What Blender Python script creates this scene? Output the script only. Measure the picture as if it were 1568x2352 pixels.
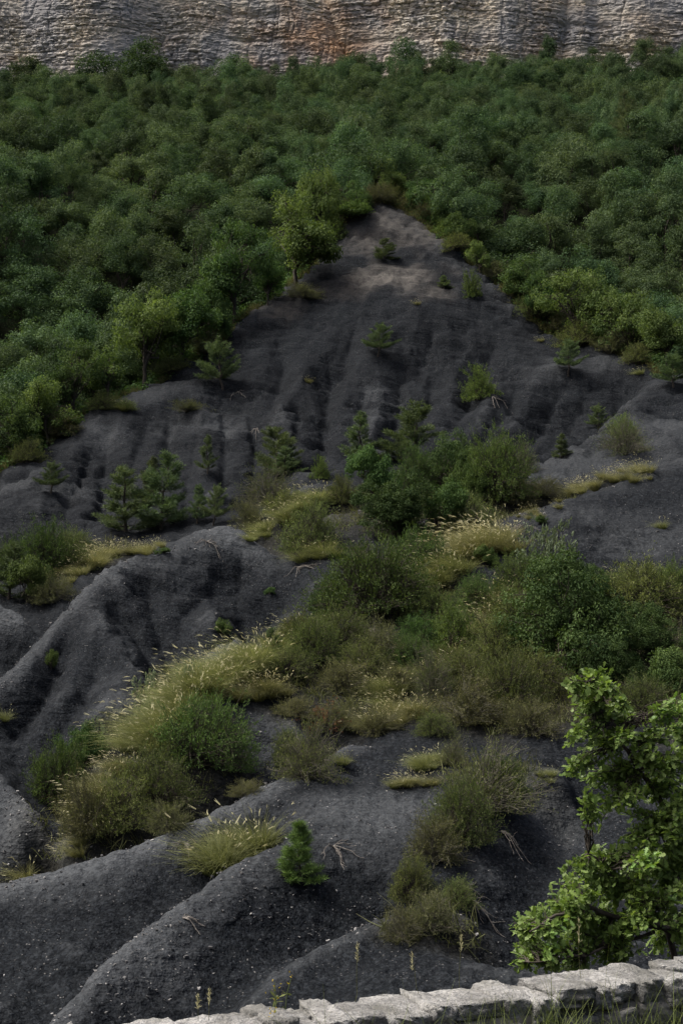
import bpy, math, random
import numpy as np
from mathutils import Vector, Matrix, Quaternion
from mathutils.bvhtree import BVHTree

# ------------------------------------------------------------------ camera, sky, sun, exposure
SC = bpy.context.scene
for _o in list(bpy.data.objects):
    bpy.data.objects.remove(_o)
COL = SC.collection
PITCH = math.radians(5.15)
cam_d = bpy.data.cameras.new('camera')
cam_d.sensor_fit = 'VERTICAL'
cam_d.sensor_height = 36.0
cam_d.lens = 50.0
cam_d.clip_start = 0.1
cam_d.clip_end = 3000.0
cam = bpy.data.objects.new('camera', cam_d)
COL.objects.link(cam)
cam.location = (0, 0, 0)
cam.rotation_euler = (math.radians(90) + PITCH, 0, 0)
SC.camera = cam

SUN_EL, SUN_AZ = math.radians(60), math.radians(-88)   # azimuth measured from +Y towards +X
world = bpy.data.worlds.new('World')
SC.world = world
world.use_nodes = True
_nt = world.node_tree
_bg = _nt.nodes['Background']
_sky = _nt.nodes.new('ShaderNodeTexSky')
_sky.sky_type = 'NISHITA'
_sky.sun_disc = False
_sky.sun_elevation = SUN_EL
_sky.sun_rotation = SUN_AZ
_sky.air_density = 0.7
_sky.dust_density = 10.0
_sky.ozone_density = 0.4
_nt.links.new(_sky.outputs['Color'], _bg.inputs['Color'])
_bg.inputs['Strength'].default_value = 0.095
sun_d = bpy.data.lights.new('sun', 'SUN')
sun_d.energy = 2.0
sun_d.angle = math.radians(24)
sun_d.color = (1.0, 0.98, 0.955)
sun = bpy.data.objects.new('sun', sun_d)
COL.objects.link(sun)
_sd = Vector((math.sin(SUN_AZ) * math.cos(SUN_EL), math.cos(SUN_AZ) * math.cos(SUN_EL), math.sin(SUN_EL)))
sun.rotation_euler = _sd.to_track_quat('Z', 'Y').to_euler()
SC.view_settings.view_transform = 'Standard'
SC.view_settings.look = 'None'
SC.view_settings.gamma = 1.0
SC.view_settings.use_curve_mapping = False
SC.view_settings.exposure = 0.95
SC.render.engine = 'CYCLES'
SC.cycles.max_bounces = 5
SC.cycles.diffuse_bounces = 2
SC.cycles.transmission_bounces = 3
SC.cycles.use_denoising = True

# ------------------------------------------------------------------ small tools
FV, CU, CV = 3266.0, 784.0, 1176.0
_c, _s = math.cos(PITCH), math.sin(PITCH)


def ray(u, v):
    """direction of a sight line, scaled so that its plan distance along +Y is 1"""
    x = (u - CU) / FV
    h = (CV - v) / FV
    dy = _c - h * _s
    return (x / dy, 1.0, (_s + h * _c) / dy)


def P(u, v, D):
    r = ray(u, v)
    return (r[0] * D, D, r[2] * D)


_perm = np.random.RandomState(7).permutation(256)
_perm = np.concatenate([_perm, _perm]).astype(np.int32)
_grad = np.random.RandomState(8).normal(size=(256, 3))
_grad /= np.linalg.norm(_grad, axis=1)[:, None]
_gx, _gy, _gz = [np.ascontiguousarray(_grad[:, i]).astype(np.float32) for i in range(3)]


def pnoise(x, y, z=0.0, seed=0):
    x = np.asarray(x, np.float32) + np.float32(seed * 17.31)
    y = np.asarray(y, np.float32) + np.float32(seed * 5.77)
    z = np.broadcast_to(np.asarray(z, np.float32) + np.float32(seed * 3.13), x.shape)
    xi, yi, zi = np.floor(x), np.floor(y), np.floor(z)
    xf, yf, zf = x - xi, y - yi, z - zi
    xi, yi, zi = xi.astype(np.int32), yi.astype(np.int32), zi.astype(np.int32)
    u, v, w = [t * t * t * (t * (t * 6 - 15) + 10) for t in (xf, yf, zf)]
    out = 0
    for dx in (0, 1):
        for dy in (0, 1):
            for dz in (0, 1):
                h = _perm[(_perm[(_perm[(xi + dx) & 255] + yi + dy) & 255] + zi + dz) & 255]
                d = _gx[h] * (xf - dx) + _gy[h] * (yf - dy) + _gz[h] * (zf - dz)
                out = out + d * (u if dx else 1 - u) * (v if dy else 1 - v) * (w if dz else 1 - w)
    return out * 1.6


def fbm(x, y, z=0.0, o=4, seed=0, gain=0.5):
    r, a, f = 0, 1.0, 1.0
    x, y = np.asarray(x, float), np.asarray(y, float)
    for k in range(o):
        r = r + a * pnoise(x * f, y * f, np.asarray(z) * f, seed + k)
        a *= gain
        f *= 2.03
    return r


def make_mesh(name, V, polys, mats=(), smooth=False, midx=None, attrs=None):
    """polys: list of (n,k) index arrays"""
    V = np.asarray(V, np.float32)
    me = bpy.data.meshes.new(name)
    me.vertices.add(len(V))
    me.vertices.foreach_set('co', V.ravel())
    polys = [np.asarray(p, np.int32) for p in polys if len(p)]
    loops = np.concatenate([p.ravel() for p in polys])
    tot = np.concatenate([np.full(len(p), p.shape[1], np.int32) for p in polys])
    start = np.concatenate([[0], np.cumsum(tot)[:-1]]).astype(np.int32)
    me.loops.add(len(loops))
    me.loops.foreach_set('vertex_index', loops)
    me.polygons.add(len(tot))
    me.polygons.foreach_set('loop_start', start)
    me.polygons.foreach_set('loop_total', tot)
    for m in mats:
        me.materials.append(m)
    if midx is not None:
        me.polygons.foreach_set('material_index', np.asarray(midx, np.int32))
    me.polygons.foreach_set('use_smooth', np.full(len(tot), smooth, bool))
    for k, a in (attrs or {}).items():
        at = me.attributes.new(k, 'FLOAT', 'POINT')
        at.data.foreach_set('value', np.asarray(a, np.float32))
    me.update(calc_edges=True)
    return me


def obj(name, me, parent=None, loc=None, rot=None, scale=None):
    o = bpy.data.objects.new(name, me)
    COL.objects.link(o)
    if parent is not None:
        o.parent = parent
    if loc is not None:
        o.location = loc
    if rot is not None:
        o.rotation_euler = rot
    if scale is not None:
        o.scale = scale if hasattr(scale, '__len__') else (scale,) * 3
    return o


def tag(o, label=None, cat=None, group=None, kind=None):
    if label:
        o['label'] = label
    if cat:
        o['category'] = cat
    if group:
        o['group'] = group
    if kind:
        o['kind'] = kind
    return o


# ------------------------------------------------------------------ materials
def nodes_of(name):
    m = bpy.data.materials.new(name)
    m.use_nodes = True
    nt = m.node_tree
    nt.nodes.clear()
    return m, nt


class NB:
    """tiny node-tree writer"""
    def __init__(s, nt):
        s.nt = nt

    def n(s, t, **kw):
        nd = s.nt.nodes.new(t)
        for k, v in kw.items():
            if k.startswith('i_'):
                key = k[2:]
                key = int(key) if key.isdigit() else key.replace('_', ' ')
                s.set(nd.inputs[key], v)
            else:
                setattr(nd, k, v)
        return nd

    def set(s, inp, v):
        if hasattr(v, 'is_output') or hasattr(v, 'links'):
            s.nt.links.new(v, inp)
        else:
            inp.default_value = v

    def math(s, op, a, b=0.0, c=None, clamp=False):
        nd = s.nt.nodes.new('ShaderNodeMath')
        nd.operation = op
        nd.use_clamp = clamp
        s.set(nd.inputs[0], a)
        s.set(nd.inputs[1], b)
        if c is not None:
            s.set(nd.inputs[2], c)
        return nd.outputs[0]

    def mix(s, f, a, b, mode='MIX'):
        nd = s.nt.nodes.new('ShaderNodeMix')
        nd.data_type = 'RGBA'
        nd.blend_type = mode
        s.set(nd.inputs[0], f)
        s.set(nd.inputs[6], a if not isinstance(a, tuple) else a + (1.0,))
        s.set(nd.inputs[7], b if not isinstance(b, tuple) else b + (1.0,))
        return nd.outputs[2]

    def ramp(s, f, stops):
        nd = s.nt.nodes.new('ShaderNodeValToRGB')
        cr = nd.color_ramp
        while len(cr.elements) < len(stops):
            cr.elements.new(0.5)
        for e, (p, c) in zip(cr.elements, stops):
            e.position = p
            e.color = (c, c, c, 1) if not hasattr(c, '__len__') else tuple(c) + (1.0,)
        s.set(nd.inputs[0], f)
        return nd.outputs[0]

    def noise(s, vec, scale, detail=4, rough=0.55):
        nd = s.nt.nodes.new('ShaderNodeTexNoise')
        nd.inputs['Scale'].default_value = scale
        nd.inputs['Detail'].default_value = detail
        nd.inputs['Roughness'].default_value = rough
        if vec is not None:
            s.set(nd.inputs['Vector'], vec)
        return nd.outputs[0]

    def attr(s, name):
        nd = s.nt.nodes.new('ShaderNodeAttribute')
        nd.attribute_name = name
        return nd.outputs['Fac']

    def out(s, shader, disp=None):
        o = s.nt.nodes.new('ShaderNodeOutputMaterial')
        s.nt.links.new(shader, o.inputs['Surface'])
        return o


def leaf_material(name, c_dark, c_light, trans=0.35, rough=0.65, hue_var=0.0, obj_var=0.35, spec=0.06, tip=None, trans_tint=(1.25, 1.3, 0.6)):
    """foliage: colour varies from leaf to leaf ('tint' attribute) and from plant to plant"""
    m, nt = nodes_of(name)
    b = NB(nt)
    t = b.attr('tint')
    oi = b.n('ShaderNodeObjectInfo')
    col = b.mix(t, c_dark, c_light)
    if tip is not None:
        col = b.mix(b.attr('tip'), col, tip)
    br = b.math('MULTIPLY_ADD', oi.outputs['Random'], obj_var * 2, 1.0 - obj_var)
    hs = b.n('ShaderNodeHueSaturation')
    b.set(hs.inputs['Color'], col)
    b.set(hs.inputs['Value'], br)
    if hue_var:
        r2 = b.math('FRACT', b.math('MULTIPLY', oi.outputs['Random'], 7.31))
        b.set(hs.inputs['Hue'], b.math('MULTIPLY_ADD', r2, hue_var, 0.5 - hue_var / 2))
    col = hs.outputs[0]
    p = b.n('ShaderNodeBsdfPrincipled')
    b.set(p.inputs['Base Color'], col)
    p.inputs['Roughness'].default_value = rough
    p.inputs['Specular IOR Level'].default_value = spec
    tr = b.n('ShaderNodeBsdfTranslucent')
    b.set(tr.inputs['Color'], b.mix(1.0, col, trans_tint, 'MULTIPLY'))
    ms = b.n('ShaderNodeMixShader')
    ms.inputs[0].default_value = trans
    nt.links.new(p.outputs[0], ms.inputs[1])
    nt.links.new(tr.outputs[0], ms.inputs[2])
    b.out(ms.outputs[0])
    return m


def bark_material(name, c1, c2, scale=12.0, rough=0.9):
    m, nt = nodes_of(name)
    b = NB(nt)
    tc = b.n('ShaderNodeTexCoord')
    f = b.noise(tc.outputs['Object'], scale, 5, 0.6)
    col = b.mix(b.ramp(f, [(0.35, 0.0), (0.7, 1.0)]), c1, c2)
    p = b.n('ShaderNodeBsdfPrincipled')
    b.set(p.inputs['Base Color'], col)
    p.inputs['Roughness'].default_value = rough
    p.inputs['Specular IOR Level'].default_value = 0.2
    bp = b.n('ShaderNodeBump')
    bp.inputs['Strength'].default_value = 0.6
    bp.inputs['Distance'].default_value = 0.03
    b.set(bp.inputs['Height'], f)
    nt.links.new(bp.outputs[0], p.inputs['Normal'])
    b.out(p.outputs[0])
    return m

# ------------------------------------------------------------------ terrain
# lines surveyed on the hillside: (across, up, plan distance in metres)
RIDGES = [
    # main black cone: left arm, apex, right arm
    [(-260, 1200, 74), (-150, 1155, 78), (0, 1090, 82), (100, 1035, 86), (200, 955, 90), (340, 890, 94), (460, 815, 97.5), (520, 770, 100),
     (600, 695, 103.5), (680, 640, 107), (740, 590, 110), (770, 535, 112), (830, 470, 114.5), (870, 455, 115), (930, 478, 113.5), (1000, 527, 111),
     (1050, 575, 108.5), (1110, 615, 107), (1160, 665, 105), (1210, 725, 102.5), (1250, 755, 101.5), (1310, 780, 99.5), (1380, 805, 97), (1450, 830, 95),
     (1510, 850, 92), (1600, 862, 90), (1750, 890, 87), (1900, 930, 84)],
    # light shoulder under the apex
    [(720, 650, 105.5), (800, 640, 105.2), (880, 628, 105), (940, 650, 104), (1000, 675, 102.8), (1080, 690, 102.5)],
    # spur running forward from the right arm
    [(1510, 858, 91), (1470, 905, 86), (1430, 945, 82), (1350, 1012, 76), (1280, 1052, 72.5), (1215, 1092, 69)],
    # black dome on the right
    [(1900, 985, 64), (1700, 1018, 62), (1568, 1055, 60), (1499, 1074, 59), (1429, 1109, 58), (1334, 1140, 56.5), (1219, 1176, 54.5), (1160, 1215, 53)],
    # left knoll and its left arm
    [(560, 1225, 56), (520, 1213, 56.5), (440, 1225, 56), (380, 1248, 54), (300, 1272, 52), (235, 1305, 50), (150, 1400, 46.5), (60, 1510, 42.5), (0, 1575, 40), (-90, 1660, 37)],
    # grass-topped spur
    [(1170, 1232, 51.5), (1060, 1300, 48), (950, 1375, 45.5), (800, 1420, 43.5), (650, 1475, 41), (560, 1515, 39), (470, 1560, 37), (400, 1630, 34.5),
     (330, 1700, 32), (250, 1775, 30), (180, 1860, 28), (150, 1940, 26.3)],
    # front spurs
    [(-260, 2110, 20.5), (-100, 2060, 21.5), (0, 2032, 22), (110, 2005, 22.3), (200, 1980, 22.6), (330, 1937, 23.5), (460, 1880, 25), (600, 1812, 27), (700, 1768, 29), (790, 1720, 31)],
    [(960, 1800, 27), (850, 1850, 25.2), (740, 1890, 23.8), (640, 1937, 22.5), (520, 2000, 20.6), (440, 2060, 19.0), (340, 2130, 17.4), (230, 2222, 15.4), (130, 2332, 13.5), (60, 2420, 12.2)],
    [(1130, 2010, 21.5), (1000, 2070, 19.8), (880, 2107, 18.6), (740, 2170, 16.9), (640, 2232, 15.4), (580, 2292, 14.2), (520, 2380, 12.8)],
    # mound at the left edge
    [(-120, 1720, 32), (0, 1772, 30.3), (60, 1842, 28.7), (135, 1925, 26.9)],
    # hump under the big shrub on the right
    [(1300, 1790, 28), (1230, 1800, 27.3), (1190, 1850, 25.8), (1140, 1930, 23.6), (1080, 2010, 21.4)],
    # rounded knob in the middle with pale crest
    [(720, 1160, 62), (800, 1195, 58.5), (790, 1260, 54.5)],
]
VALLEYS = [
    # behind the main cone: the wood starts a little lower
    [(-300, 1190, 84), (0, 1085, 89), (200, 950, 97), (340, 885, 101), (520, 765, 107), (680, 640, 114), (830, 462, 121), (930, 470, 121), (1050, 560, 116.5),
     (1160, 655, 112), (1310, 775, 106.5), (1450, 828, 102), (1600, 858, 97), (1800, 900, 92)],
    # behind the right-hand spur
    [(1440, 900, 91), (1370, 985, 85), (1290, 1035, 80), (1225, 1075, 76.5)],
    # foot of the cone face
    [(-150, 1270, 66), (0, 1235, 66.5), (150, 1200, 69), (300, 1180, 70), (430, 1190, 68), (520, 1190, 66), (580, 1180, 66), (600, 1140, 69), (740, 1065, 76.5), (840, 1060, 76), (960, 1065, 75.5),
     (1080, 1060, 75.5), (1180, 1085, 73)],
    # behind the dome on the right
    [(1700, 1000, 69), (1568, 1040, 66.5), (1480, 1065, 65), (1380, 1110, 63), (1250, 1150, 62)],
    # behind the left knoll's arm (hollow full of bushes)
    [(-120, 1330, 57), (0, 1310, 57), (110, 1330, 56), (190, 1340, 53.5), (120, 1420, 50), (60, 1455, 48.5), (0, 1500, 46.5), (-80, 1580, 43.5)],
    # gully between the knoll and the grassy spur
    [(560, 1200, 64), (600, 1290, 57), (630, 1370, 51), (640, 1440, 46), (560, 1530, 42.2), (460, 1590, 39.7), (380, 1660, 37), (300, 1735, 34.3), (210, 1790, 32), (160, 1850, 30), (140, 1950, 27.6), (70, 2020, 25.5), (-50, 2075, 24.2), (-200, 2130, 23.3)],
    # between the grassy spur and the front spur
    [(760, 1760, 32), (640, 1815, 30), (540, 1860, 28.2), (420, 1925, 26.4), (300, 1980, 25), (200, 2015, 24.3), (100, 2040, 23.9)],
    # between front spurs one and two
    [(600, 1945, 23.5), (500, 2012, 21.9), (430, 2075, 20.1), (330, 2147, 18.5), (225, 2240, 16.6), (120, 2350, 14.7), (40, 2440, 13.4)],
    # between front spurs two and three
    [(900, 2080, 20.6), (760, 2140, 19), (650, 2200, 17.1), (590, 2245, 15.9), (480, 2320, 14.4), (400, 2420, 13)],
    # gully right of the hump
    [(1330, 1840, 28), (1290, 1900, 26), (1260, 1980, 23.8), (1230, 2060, 21.6), (1200, 2130, 19.6), (1150, 2200, 17.4)],
]
POINTS = [
    # apex top and upper cone
    (900, 560, 109.5), (960, 600, 107.5), (1050, 650, 104.5), (900, 600, 107),
    # cone face
    (640, 750, 100.5), (800, 720, 101.5), (980, 720, 100.8), (1100, 735, 101), (1200, 800, 98), (900, 850, 94.5), (740, 850, 94.5), (560, 850, 95), (1080, 860, 94), (1230, 880, 92),
    (1350, 870, 92.5), (740, 960, 86), (900, 960, 86), (1080, 960, 86), (600, 960, 86.5), (430, 930, 90), (480, 1040, 80), (330, 1020, 84), (200, 1060, 80.5),
    (1250, 980, 85), (300, 1120, 75), (100, 1140, 75.5), (0, 1170, 73.5), (520, 1120, 73),
    # slope right of the spur
    (1568, 960, 79), (1450, 1010, 73), (1568, 1020, 71), (1700, 950, 80), (1350, 1090, 67), (1280, 1120, 65),
    # bench with bushes
    (700, 1120, 66.5), (850, 1130, 66), (1000, 1130, 65.5), (1130, 1140, 64), (900, 1200, 59.5), (1050, 1190, 60), (1000, 1250, 55), (880, 1290, 52.5), (700, 1250, 57.5), (660, 1310, 54),
    (720, 1340, 50.5), (1100, 1230, 55),
    # dome face on the right
    (1300, 1210, 51.5), (1450, 1200, 53), (1568, 1180, 54), (1400, 1280, 48.5), (1568, 1290, 47.5), (1700, 1250, 50), (1250, 1260, 49),
    # bush terrace on the right
    (1450, 1380, 44), (1600, 1400, 43), (1250, 1360, 45), (1150, 1420, 43), (1400, 1520, 38), (1250, 1520, 38.5), (1568, 1560, 36.5), (1100, 1560, 37), (1300, 1640, 33.5), (1450, 1680, 31.5),
    (1568, 1720, 30), (1000, 1520, 39), (900, 1500, 40), (1050, 1430, 43.3), (950, 1440, 43),
    # slope in front of the grassy spur
    (780, 1500, 39.5), (700, 1560, 37), (620, 1620, 34.7), (760, 1620, 35), (600, 1700, 32.3), (700, 1700, 32.3), (480, 1720, 31.3), (380, 1800, 29.2), (520, 1790, 30), (280, 1900, 27),
    (900, 1620, 35), (850, 1700, 32.3), (950, 1720, 31), (1050, 1660, 33), (1100, 1740, 30), (1000, 1790, 28.3), (800, 1790, 29.3), (880, 1780, 29),
    # knoll face
    (350, 1350, 49.7), (480, 1330, 51), (560, 1340, 51.5), (420, 1420, 47), (540, 1420, 47), (280, 1430, 46), (200, 1500, 43), (330, 1530, 42.3), (450, 1520, 42.8), (560, 1480, 44),
    (100, 1620, 39), (220, 1640, 38.3), (340, 1620, 39), (60, 1720, 35), (150, 1730, 34.8), (0, 1740, 34),
    # left black shoulder
    (0, 1390, 50.5), (60, 1425, 49.5), (-100, 1400, 50.5),
    (60, 1950, 26.6), (0, 1900, 27.4), (-100, 1880, 27.8),
    # faces of the front spurs
    (100, 2110, 20.4), (300, 2050, 21.2), (0, 2180, 18.8), (180, 2180, 18.5), (0, 2320, 15.8), (-150, 2250, 17.4), (420, 1980, 22.6), (560, 1905, 24.7),
    (760, 1990, 21.3), (640, 2060, 19.6), (540, 2140, 17.6), (420, 2230, 15.7), (300, 2320, 14.1), (860, 1960, 22), (960, 1900, 23.8), (1050, 1860, 25), (940, 2020, 20.9),
    (760, 2240, 15.6), (900, 2170, 17), (1000, 2150, 17.3), (1080, 2120, 18.2), (700, 2330, 13.8), (900, 2280, 14.2), (1100, 2220, 15.4),
    # right, behind the oak
    (1400, 1850, 27), (1568, 1860, 26), (1400, 1980, 22.5), (1568, 2000, 21), (1350, 2100, 19), (1568, 2150, 16.5), (1300, 2200, 16), (1750, 2000, 21.5), (1750, 1700, 31),
]
ABS = [  # wood behind the cone and ground near the road: (x, y, z)
    *[(x, 140, 47 + 0.02 * x) for x in (-70, -45, -20, 5, 30, 55, 80)],
    *[(x, 172, 64) for x in (-85, -55, -20, 10, 45, 85)],
    *[(x, 205, 80.6 + (0.065 * x)) for x in (-100, -60, -20, 20, 60, 100)],
    *[(x, 225, 92) for x in (-110, -50, 0, 50, 110)],
    (-45, 104, 24), (-60, 118, 32), (-32, 118, 35), (38, 118, 33), (58, 112, 31), (-55, 92, 14), (52, 96, 22),
    *[(x, 18.2, -6.0) for x in (-9, -6, -3, 0, 3, 6, 9)],
    *[(x, 15.6, -5.6 + 0.04 * x) for x in (-8, -4, 0, 4, 8)],
    *[(x, 13.6, -4.9 + 0.05 * x) for x in (-7, -3, 0, 3, 7)],
    *[(x, 11.2, -3.9 + 0.08 * x) for x in (-6, -3, 0, 3, 6)],
    *[(x, 10.0, -3.3 + 0.08 * x) for x in (-6, -3, 0, 3, 6)],
    *[(x, 9.0, -2.5 + 0.02 * x) for x in (-6, -3, 0, 3, 6)],
    *[(x, 7.0, -2.42 + 0.01 * x) for x in (-5, -2.5, 0, 2.5, 5)],
    *[(x, 4.0, -2.35) for x in (-4, 0, 4)], *[(x, 1.5, -2.2) for x in (-2, 0, 2)],
]


def densify(line, step=28.0):
    out = []
    for a, b in zip(line[:-1], line[1:]):
        n = max(1, int(math.hypot(b[0] - a[0], b[1] - a[1]) / step))
        for k in range(n):
            t = k / n
            out.append(tuple(a[i] + (b[i] - a[i]) * t for i in range(3)))
    out.append(line[-1])
    return out




def RD(q):
    # plan distances re-read for the near ground: the lower slopes fall steadily into the ravine
    return (q[0], q[1], float(np.interp(q[2], [12, 20, 28, 41, 50, 56, 57], [20.3, 25.5, 31.5, 42.4, 50.2, 56, 57])) if q[2] < 57 else q[2])


_pts = []
for L in RIDGES:
    _pts += [P(*RD(q)) for q in densify(L)]
for L, drop in zip(VALLEYS, (0, 1.0, 0.6, 0.9, 1.2, 1.1, 0.7, 0.3, 0.22, 0.35)):
    for q in densify(L, 45):
        x, y, z = P(*RD(q))
        _pts.append((x, y, z - drop))
_pts += [P(*RD(q)) for q in POINTS] + list(ABS)
_pts = np.array(_pts, float)
_K = np.stack([_pts[:, 0] / _pts[:, 1], np.log(_pts[:, 1])], 1)
_cc = 0.006


def _kern(A, B):
    dx = A[:, 0:1] - B[None, :, 0]
    dy = A[:, 1:2] - B[None, :, 1]
    return np.sqrt(dx * dx + dy * dy + _cc * _cc)


_A = _kern(_K, _K)
_n = len(_K)
_PolyN = np.concatenate([np.ones((_n, 1)), _K], 1)
_M = np.zeros((_n + 3, _n + 3))
_M[:_n, :_n] = _A - np.eye(_n) * 0.0004     # slight smoothing
_M[:_n, _n:] = _PolyN
_M[_n:, :_n] = _PolyN.T
_rhs = np.concatenate([_pts[:, 2] / _pts[:, 1], np.zeros(3)])
_W = np.linalg.solve(_M, _rhs)


def base_height(X, Y):
    k = np.stack([(X / Y).ravel(), np.log(Y).ravel()], 1)
    out = np.empty(len(k))
    for i in range(0, len(k), 20000):
        q = k[i:i + 20000]
        out[i:i + 20000] = _kern(q, _K) @ _W[:_n] + _W[_n] + q @ _W[_n + 1:]
    return out.reshape(X.shape) * Y


def grid_faces(nr, nc):
    i = np.arange(nr * nc).reshape(nr, nc)
    return np.stack([i[:-1, :-1], i[:-1, 1:], i[1:, 1:], i[1:, :-1]], -1).reshape(-1, 4)


def bvh_of(X, Y, Z):
    V = np.stack([X, Y, Z], -1).reshape(-1, 3)
    F = grid_faces(*X.shape)
    return BVHTree.FromPolygons(V.tolist(), F.tolist())


# first a coarse survey of the hill, to lay the gullies on
_a = np.linspace(-0.34, 0.34, 150)
_d = np.exp(np.linspace(math.log(8), math.log(118), 330))
_A2, _D2 = np.meshgrid(_a, _d)
_Z2 = base_height(_A2 * _D2, _D2)
_bv0 = bvh_of(_A2 * _D2, _D2, _Z2)


def cast(bv, u, v):
    r = Vector(ray(u, v))
    h = bv.ray_cast(Vector((0, 0, 0)), r.normalized())
    return h[0]


GULLIES = [  # (depth, width, line)
    (1.0, 1.1, [(765, 790), (758, 860), (750, 910), (742, 960), (741, 1010), (745, 1062)]),
    (0.7, 0.9, [(930, 800), (921, 860), (918, 915), (905, 970), (890, 1030)]),
    (1.1, 1.2, [(545, 880), (575, 930), (592, 975), (582, 1030), (592, 1090), (585, 1150)]),
    (0.6, 0.9, [(350, 920), (325, 985), (302, 1040), (290, 1110)]),
    (0.7, 1.0, [(1310, 860), (1274, 910), (1224, 980), (1150, 1020), (1090, 1045)]),
    (0.6, 0.9, [(1110, 840), (1070, 915), (1040, 962), (1000, 1010), (970, 1040)]),
    (0.5, 0.8, [(690, 870), (684, 930), (672, 1000), (660, 1060)]),
    (0.6, 0.8, [(845, 860), (822, 920), (806, 980), (800, 1040)]),
    (0.45, 0.7, [(1200, 860), (1170, 920), (1120, 985), (1060, 1030)]),
    (0.6, 0.9, [(455, 940), (445, 1010), (432, 1080), (420, 1150)]),
    (0.4, 0.7, [(1370, 860), (1335, 920), (1290, 980), (1230, 1030)]),
    (0.5, 0.8, [(215, 1000), (190, 1060), (160, 1120), (150, 1180)]),
    (0.45, 0.7, [(640, 770), (655, 820), (640, 870), (620, 920)]),
    (0.4, 0.7, [(1000, 730), (985, 790), (960, 840)]),
    (0.5, 0.8, [(820, 730), (805, 780), (785, 830)]),
    (0.7, 0.9, [(255, 960), (245, 1020), (235, 1090), (225, 1160)]),
    (0.8, 1.0, [(400, 900), (390, 960), (375, 1030), (360, 1110)]),
    (0.7, 0.9, [(505, 880), (515, 950), (515, 1030), (505, 1110)]),
    (0.6, 0.9, [(1000, 820), (985, 900), (965, 960), (940, 1030)]),
    (0.5, 0.9, [(1150, 760), (1120, 810), (1085, 870)]),
    # rills on the left knoll
    (0.4, 0.6, [(330, 1290), (350, 1380), (400, 1450), (405, 1510)]),
    (0.5, 0.7, [(560, 1250), (545, 1330), (560, 1400), (605, 1440)]),
    (0.35, 0.6, [(180, 1375), (130, 1480), (80, 1580), (20, 1680)]),
    (0.35, 0.6, [(255, 1450), (200, 1560), (130, 1660), (80, 1740)]),
    (0.2, 0.4, [(450, 1540), (360, 1600), (270, 1680), (200, 1760)]),
    (0.6, 0.8, [(245, 1310), (285, 1385), (345, 1450), (398, 1505), (415, 1570), (400, 1620)]),
    (0.5, 0.7, [(520, 1260), (470, 1330), (420, 1380), (410, 1440), (380, 1490)]),
    (0.45, 0.7, [(590, 1400), (500, 1440), (440, 1480), (400, 1510)]),
    (0.25, 0.4, [(200, 1380), (150, 1470), (90, 1560), (30, 1640)]),
]
_gl = []
for dep, wid, line in GULLIES:
    L = []
    for q in densify([(a, b, 0) for a, b in line], 20):
        h = cast(_bv0, q[0], q[1])
        if h is not None:
            L.append((h.x, h.y))
    _gl.append((dep, wid, np.array(L)))

# final grid: fine where the bare marl is seen, coarse in the wood and outside the view
_a = np.concatenate([np.linspace(-0.62, -0.275, 26)[:-1], np.linspace(-0.275, 0.275, 400), np.linspace(0.275, 0.62, 26)[1:]])
_d = np.concatenate([np.exp(np.linspace(math.log(1.2), math.log(9.5), 50))[:-1], np.exp(np.linspace(math.log(9.5), math.log(117), 900))[:-1],
                     np.exp(np.linspace(math.log(117), math.log(232), 90))])
GA, GD = np.meshgrid(_a, _d)
GX, GY = GA * GD, GD


def coarse_height():
    # solve the surface on every third line and fill in between
    st = 3
    ri = np.unique(np.append(np.arange(0, GX.shape[0], st), GX.shape[0] - 1))
    ci = np.unique(np.append(np.arange(0, GX.shape[1], st), GX.shape[1] - 1))
    S = base_height(GX[np.ix_(ri, ci)], GY[np.ix_(ri, ci)])
    T = np.empty((len(ri), GX.shape[1]))
    cc = np.arange(GX.shape[1])
    for k in range(len(ri)):
        T[k] = np.interp(cc, ci, S[k])
    rr = np.arange(GX.shape[0])
    j = np.clip(np.searchsorted(ri, rr, 'right') - 1, 0, len(ri) - 2)
    t = ((rr - ri[j]) / (ri[j + 1] - ri[j]))[:, None]
    return T[j] * (1 - t) + T[j + 1] * t


GZ = coarse_height()
_bare = np.ones_like(GZ)
for dep, wid, L in _gl:
    lo, hi = L.min(0) - 4 * wid, L.max(0) + 4 * wid
    sel = (GX > lo[0]) & (GX < hi[0]) & (GY > lo[1]) & (GY < hi[1])
    px, py = GX[sel], GY[sel]
    best = np.full(px.shape, 1e9)
    tt = np.zeros(px.shape)
    wob = wid * 0.5 * pnoise(px / (wid * 2.2), py / (wid * 2.2), seed=3)
    m = len(L) - 1
    for i in range(m):
        a, b = L[i], L[i + 1]
        ab = b - a
        t = np.clip(((px - a[0]) * ab[0] + (py - a[1]) * ab[1]) / (ab @ ab + 1e-9), 0, 1)
        d = np.hypot(px - a[0] - t * ab[0], py - a[1] - t * ab[1])
        k = d < best
        best[k] = d[k]
        tt[k] = (i + t[k]) / m
    best = np.abs(best + wob * 0.3)
    taper = np.clip(tt / 0.25, 0, 1) * np.clip((1.15 - tt) / 0.2, 0, 1)
    _v = np.clip(1 - np.sqrt(best ** 2 + 0.004 * wid * wid) / (1.65 * wid), 0, 1)
    GZ[sel] -= dep * taper * (1.25 * _v + 0.45 * _v ** 3)

# relief of the marl
CONE = np.clip((GY - 64) / 6, 0, 1)              # bigger forms up on the cone
MID = np.clip((GY - 37) / 6, 0, 1) * (1 - CONE)
_road = np.clip((12.5 - GY) / 1.5, 0, 1)
_natural = 1 - _road
GZ += _natural * (CONE * 0.16 + MID * 0.09 + 0.03) * fbm(GX / 5.0, GY / 5.0, GZ / 5.0, 3, 11)
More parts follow.
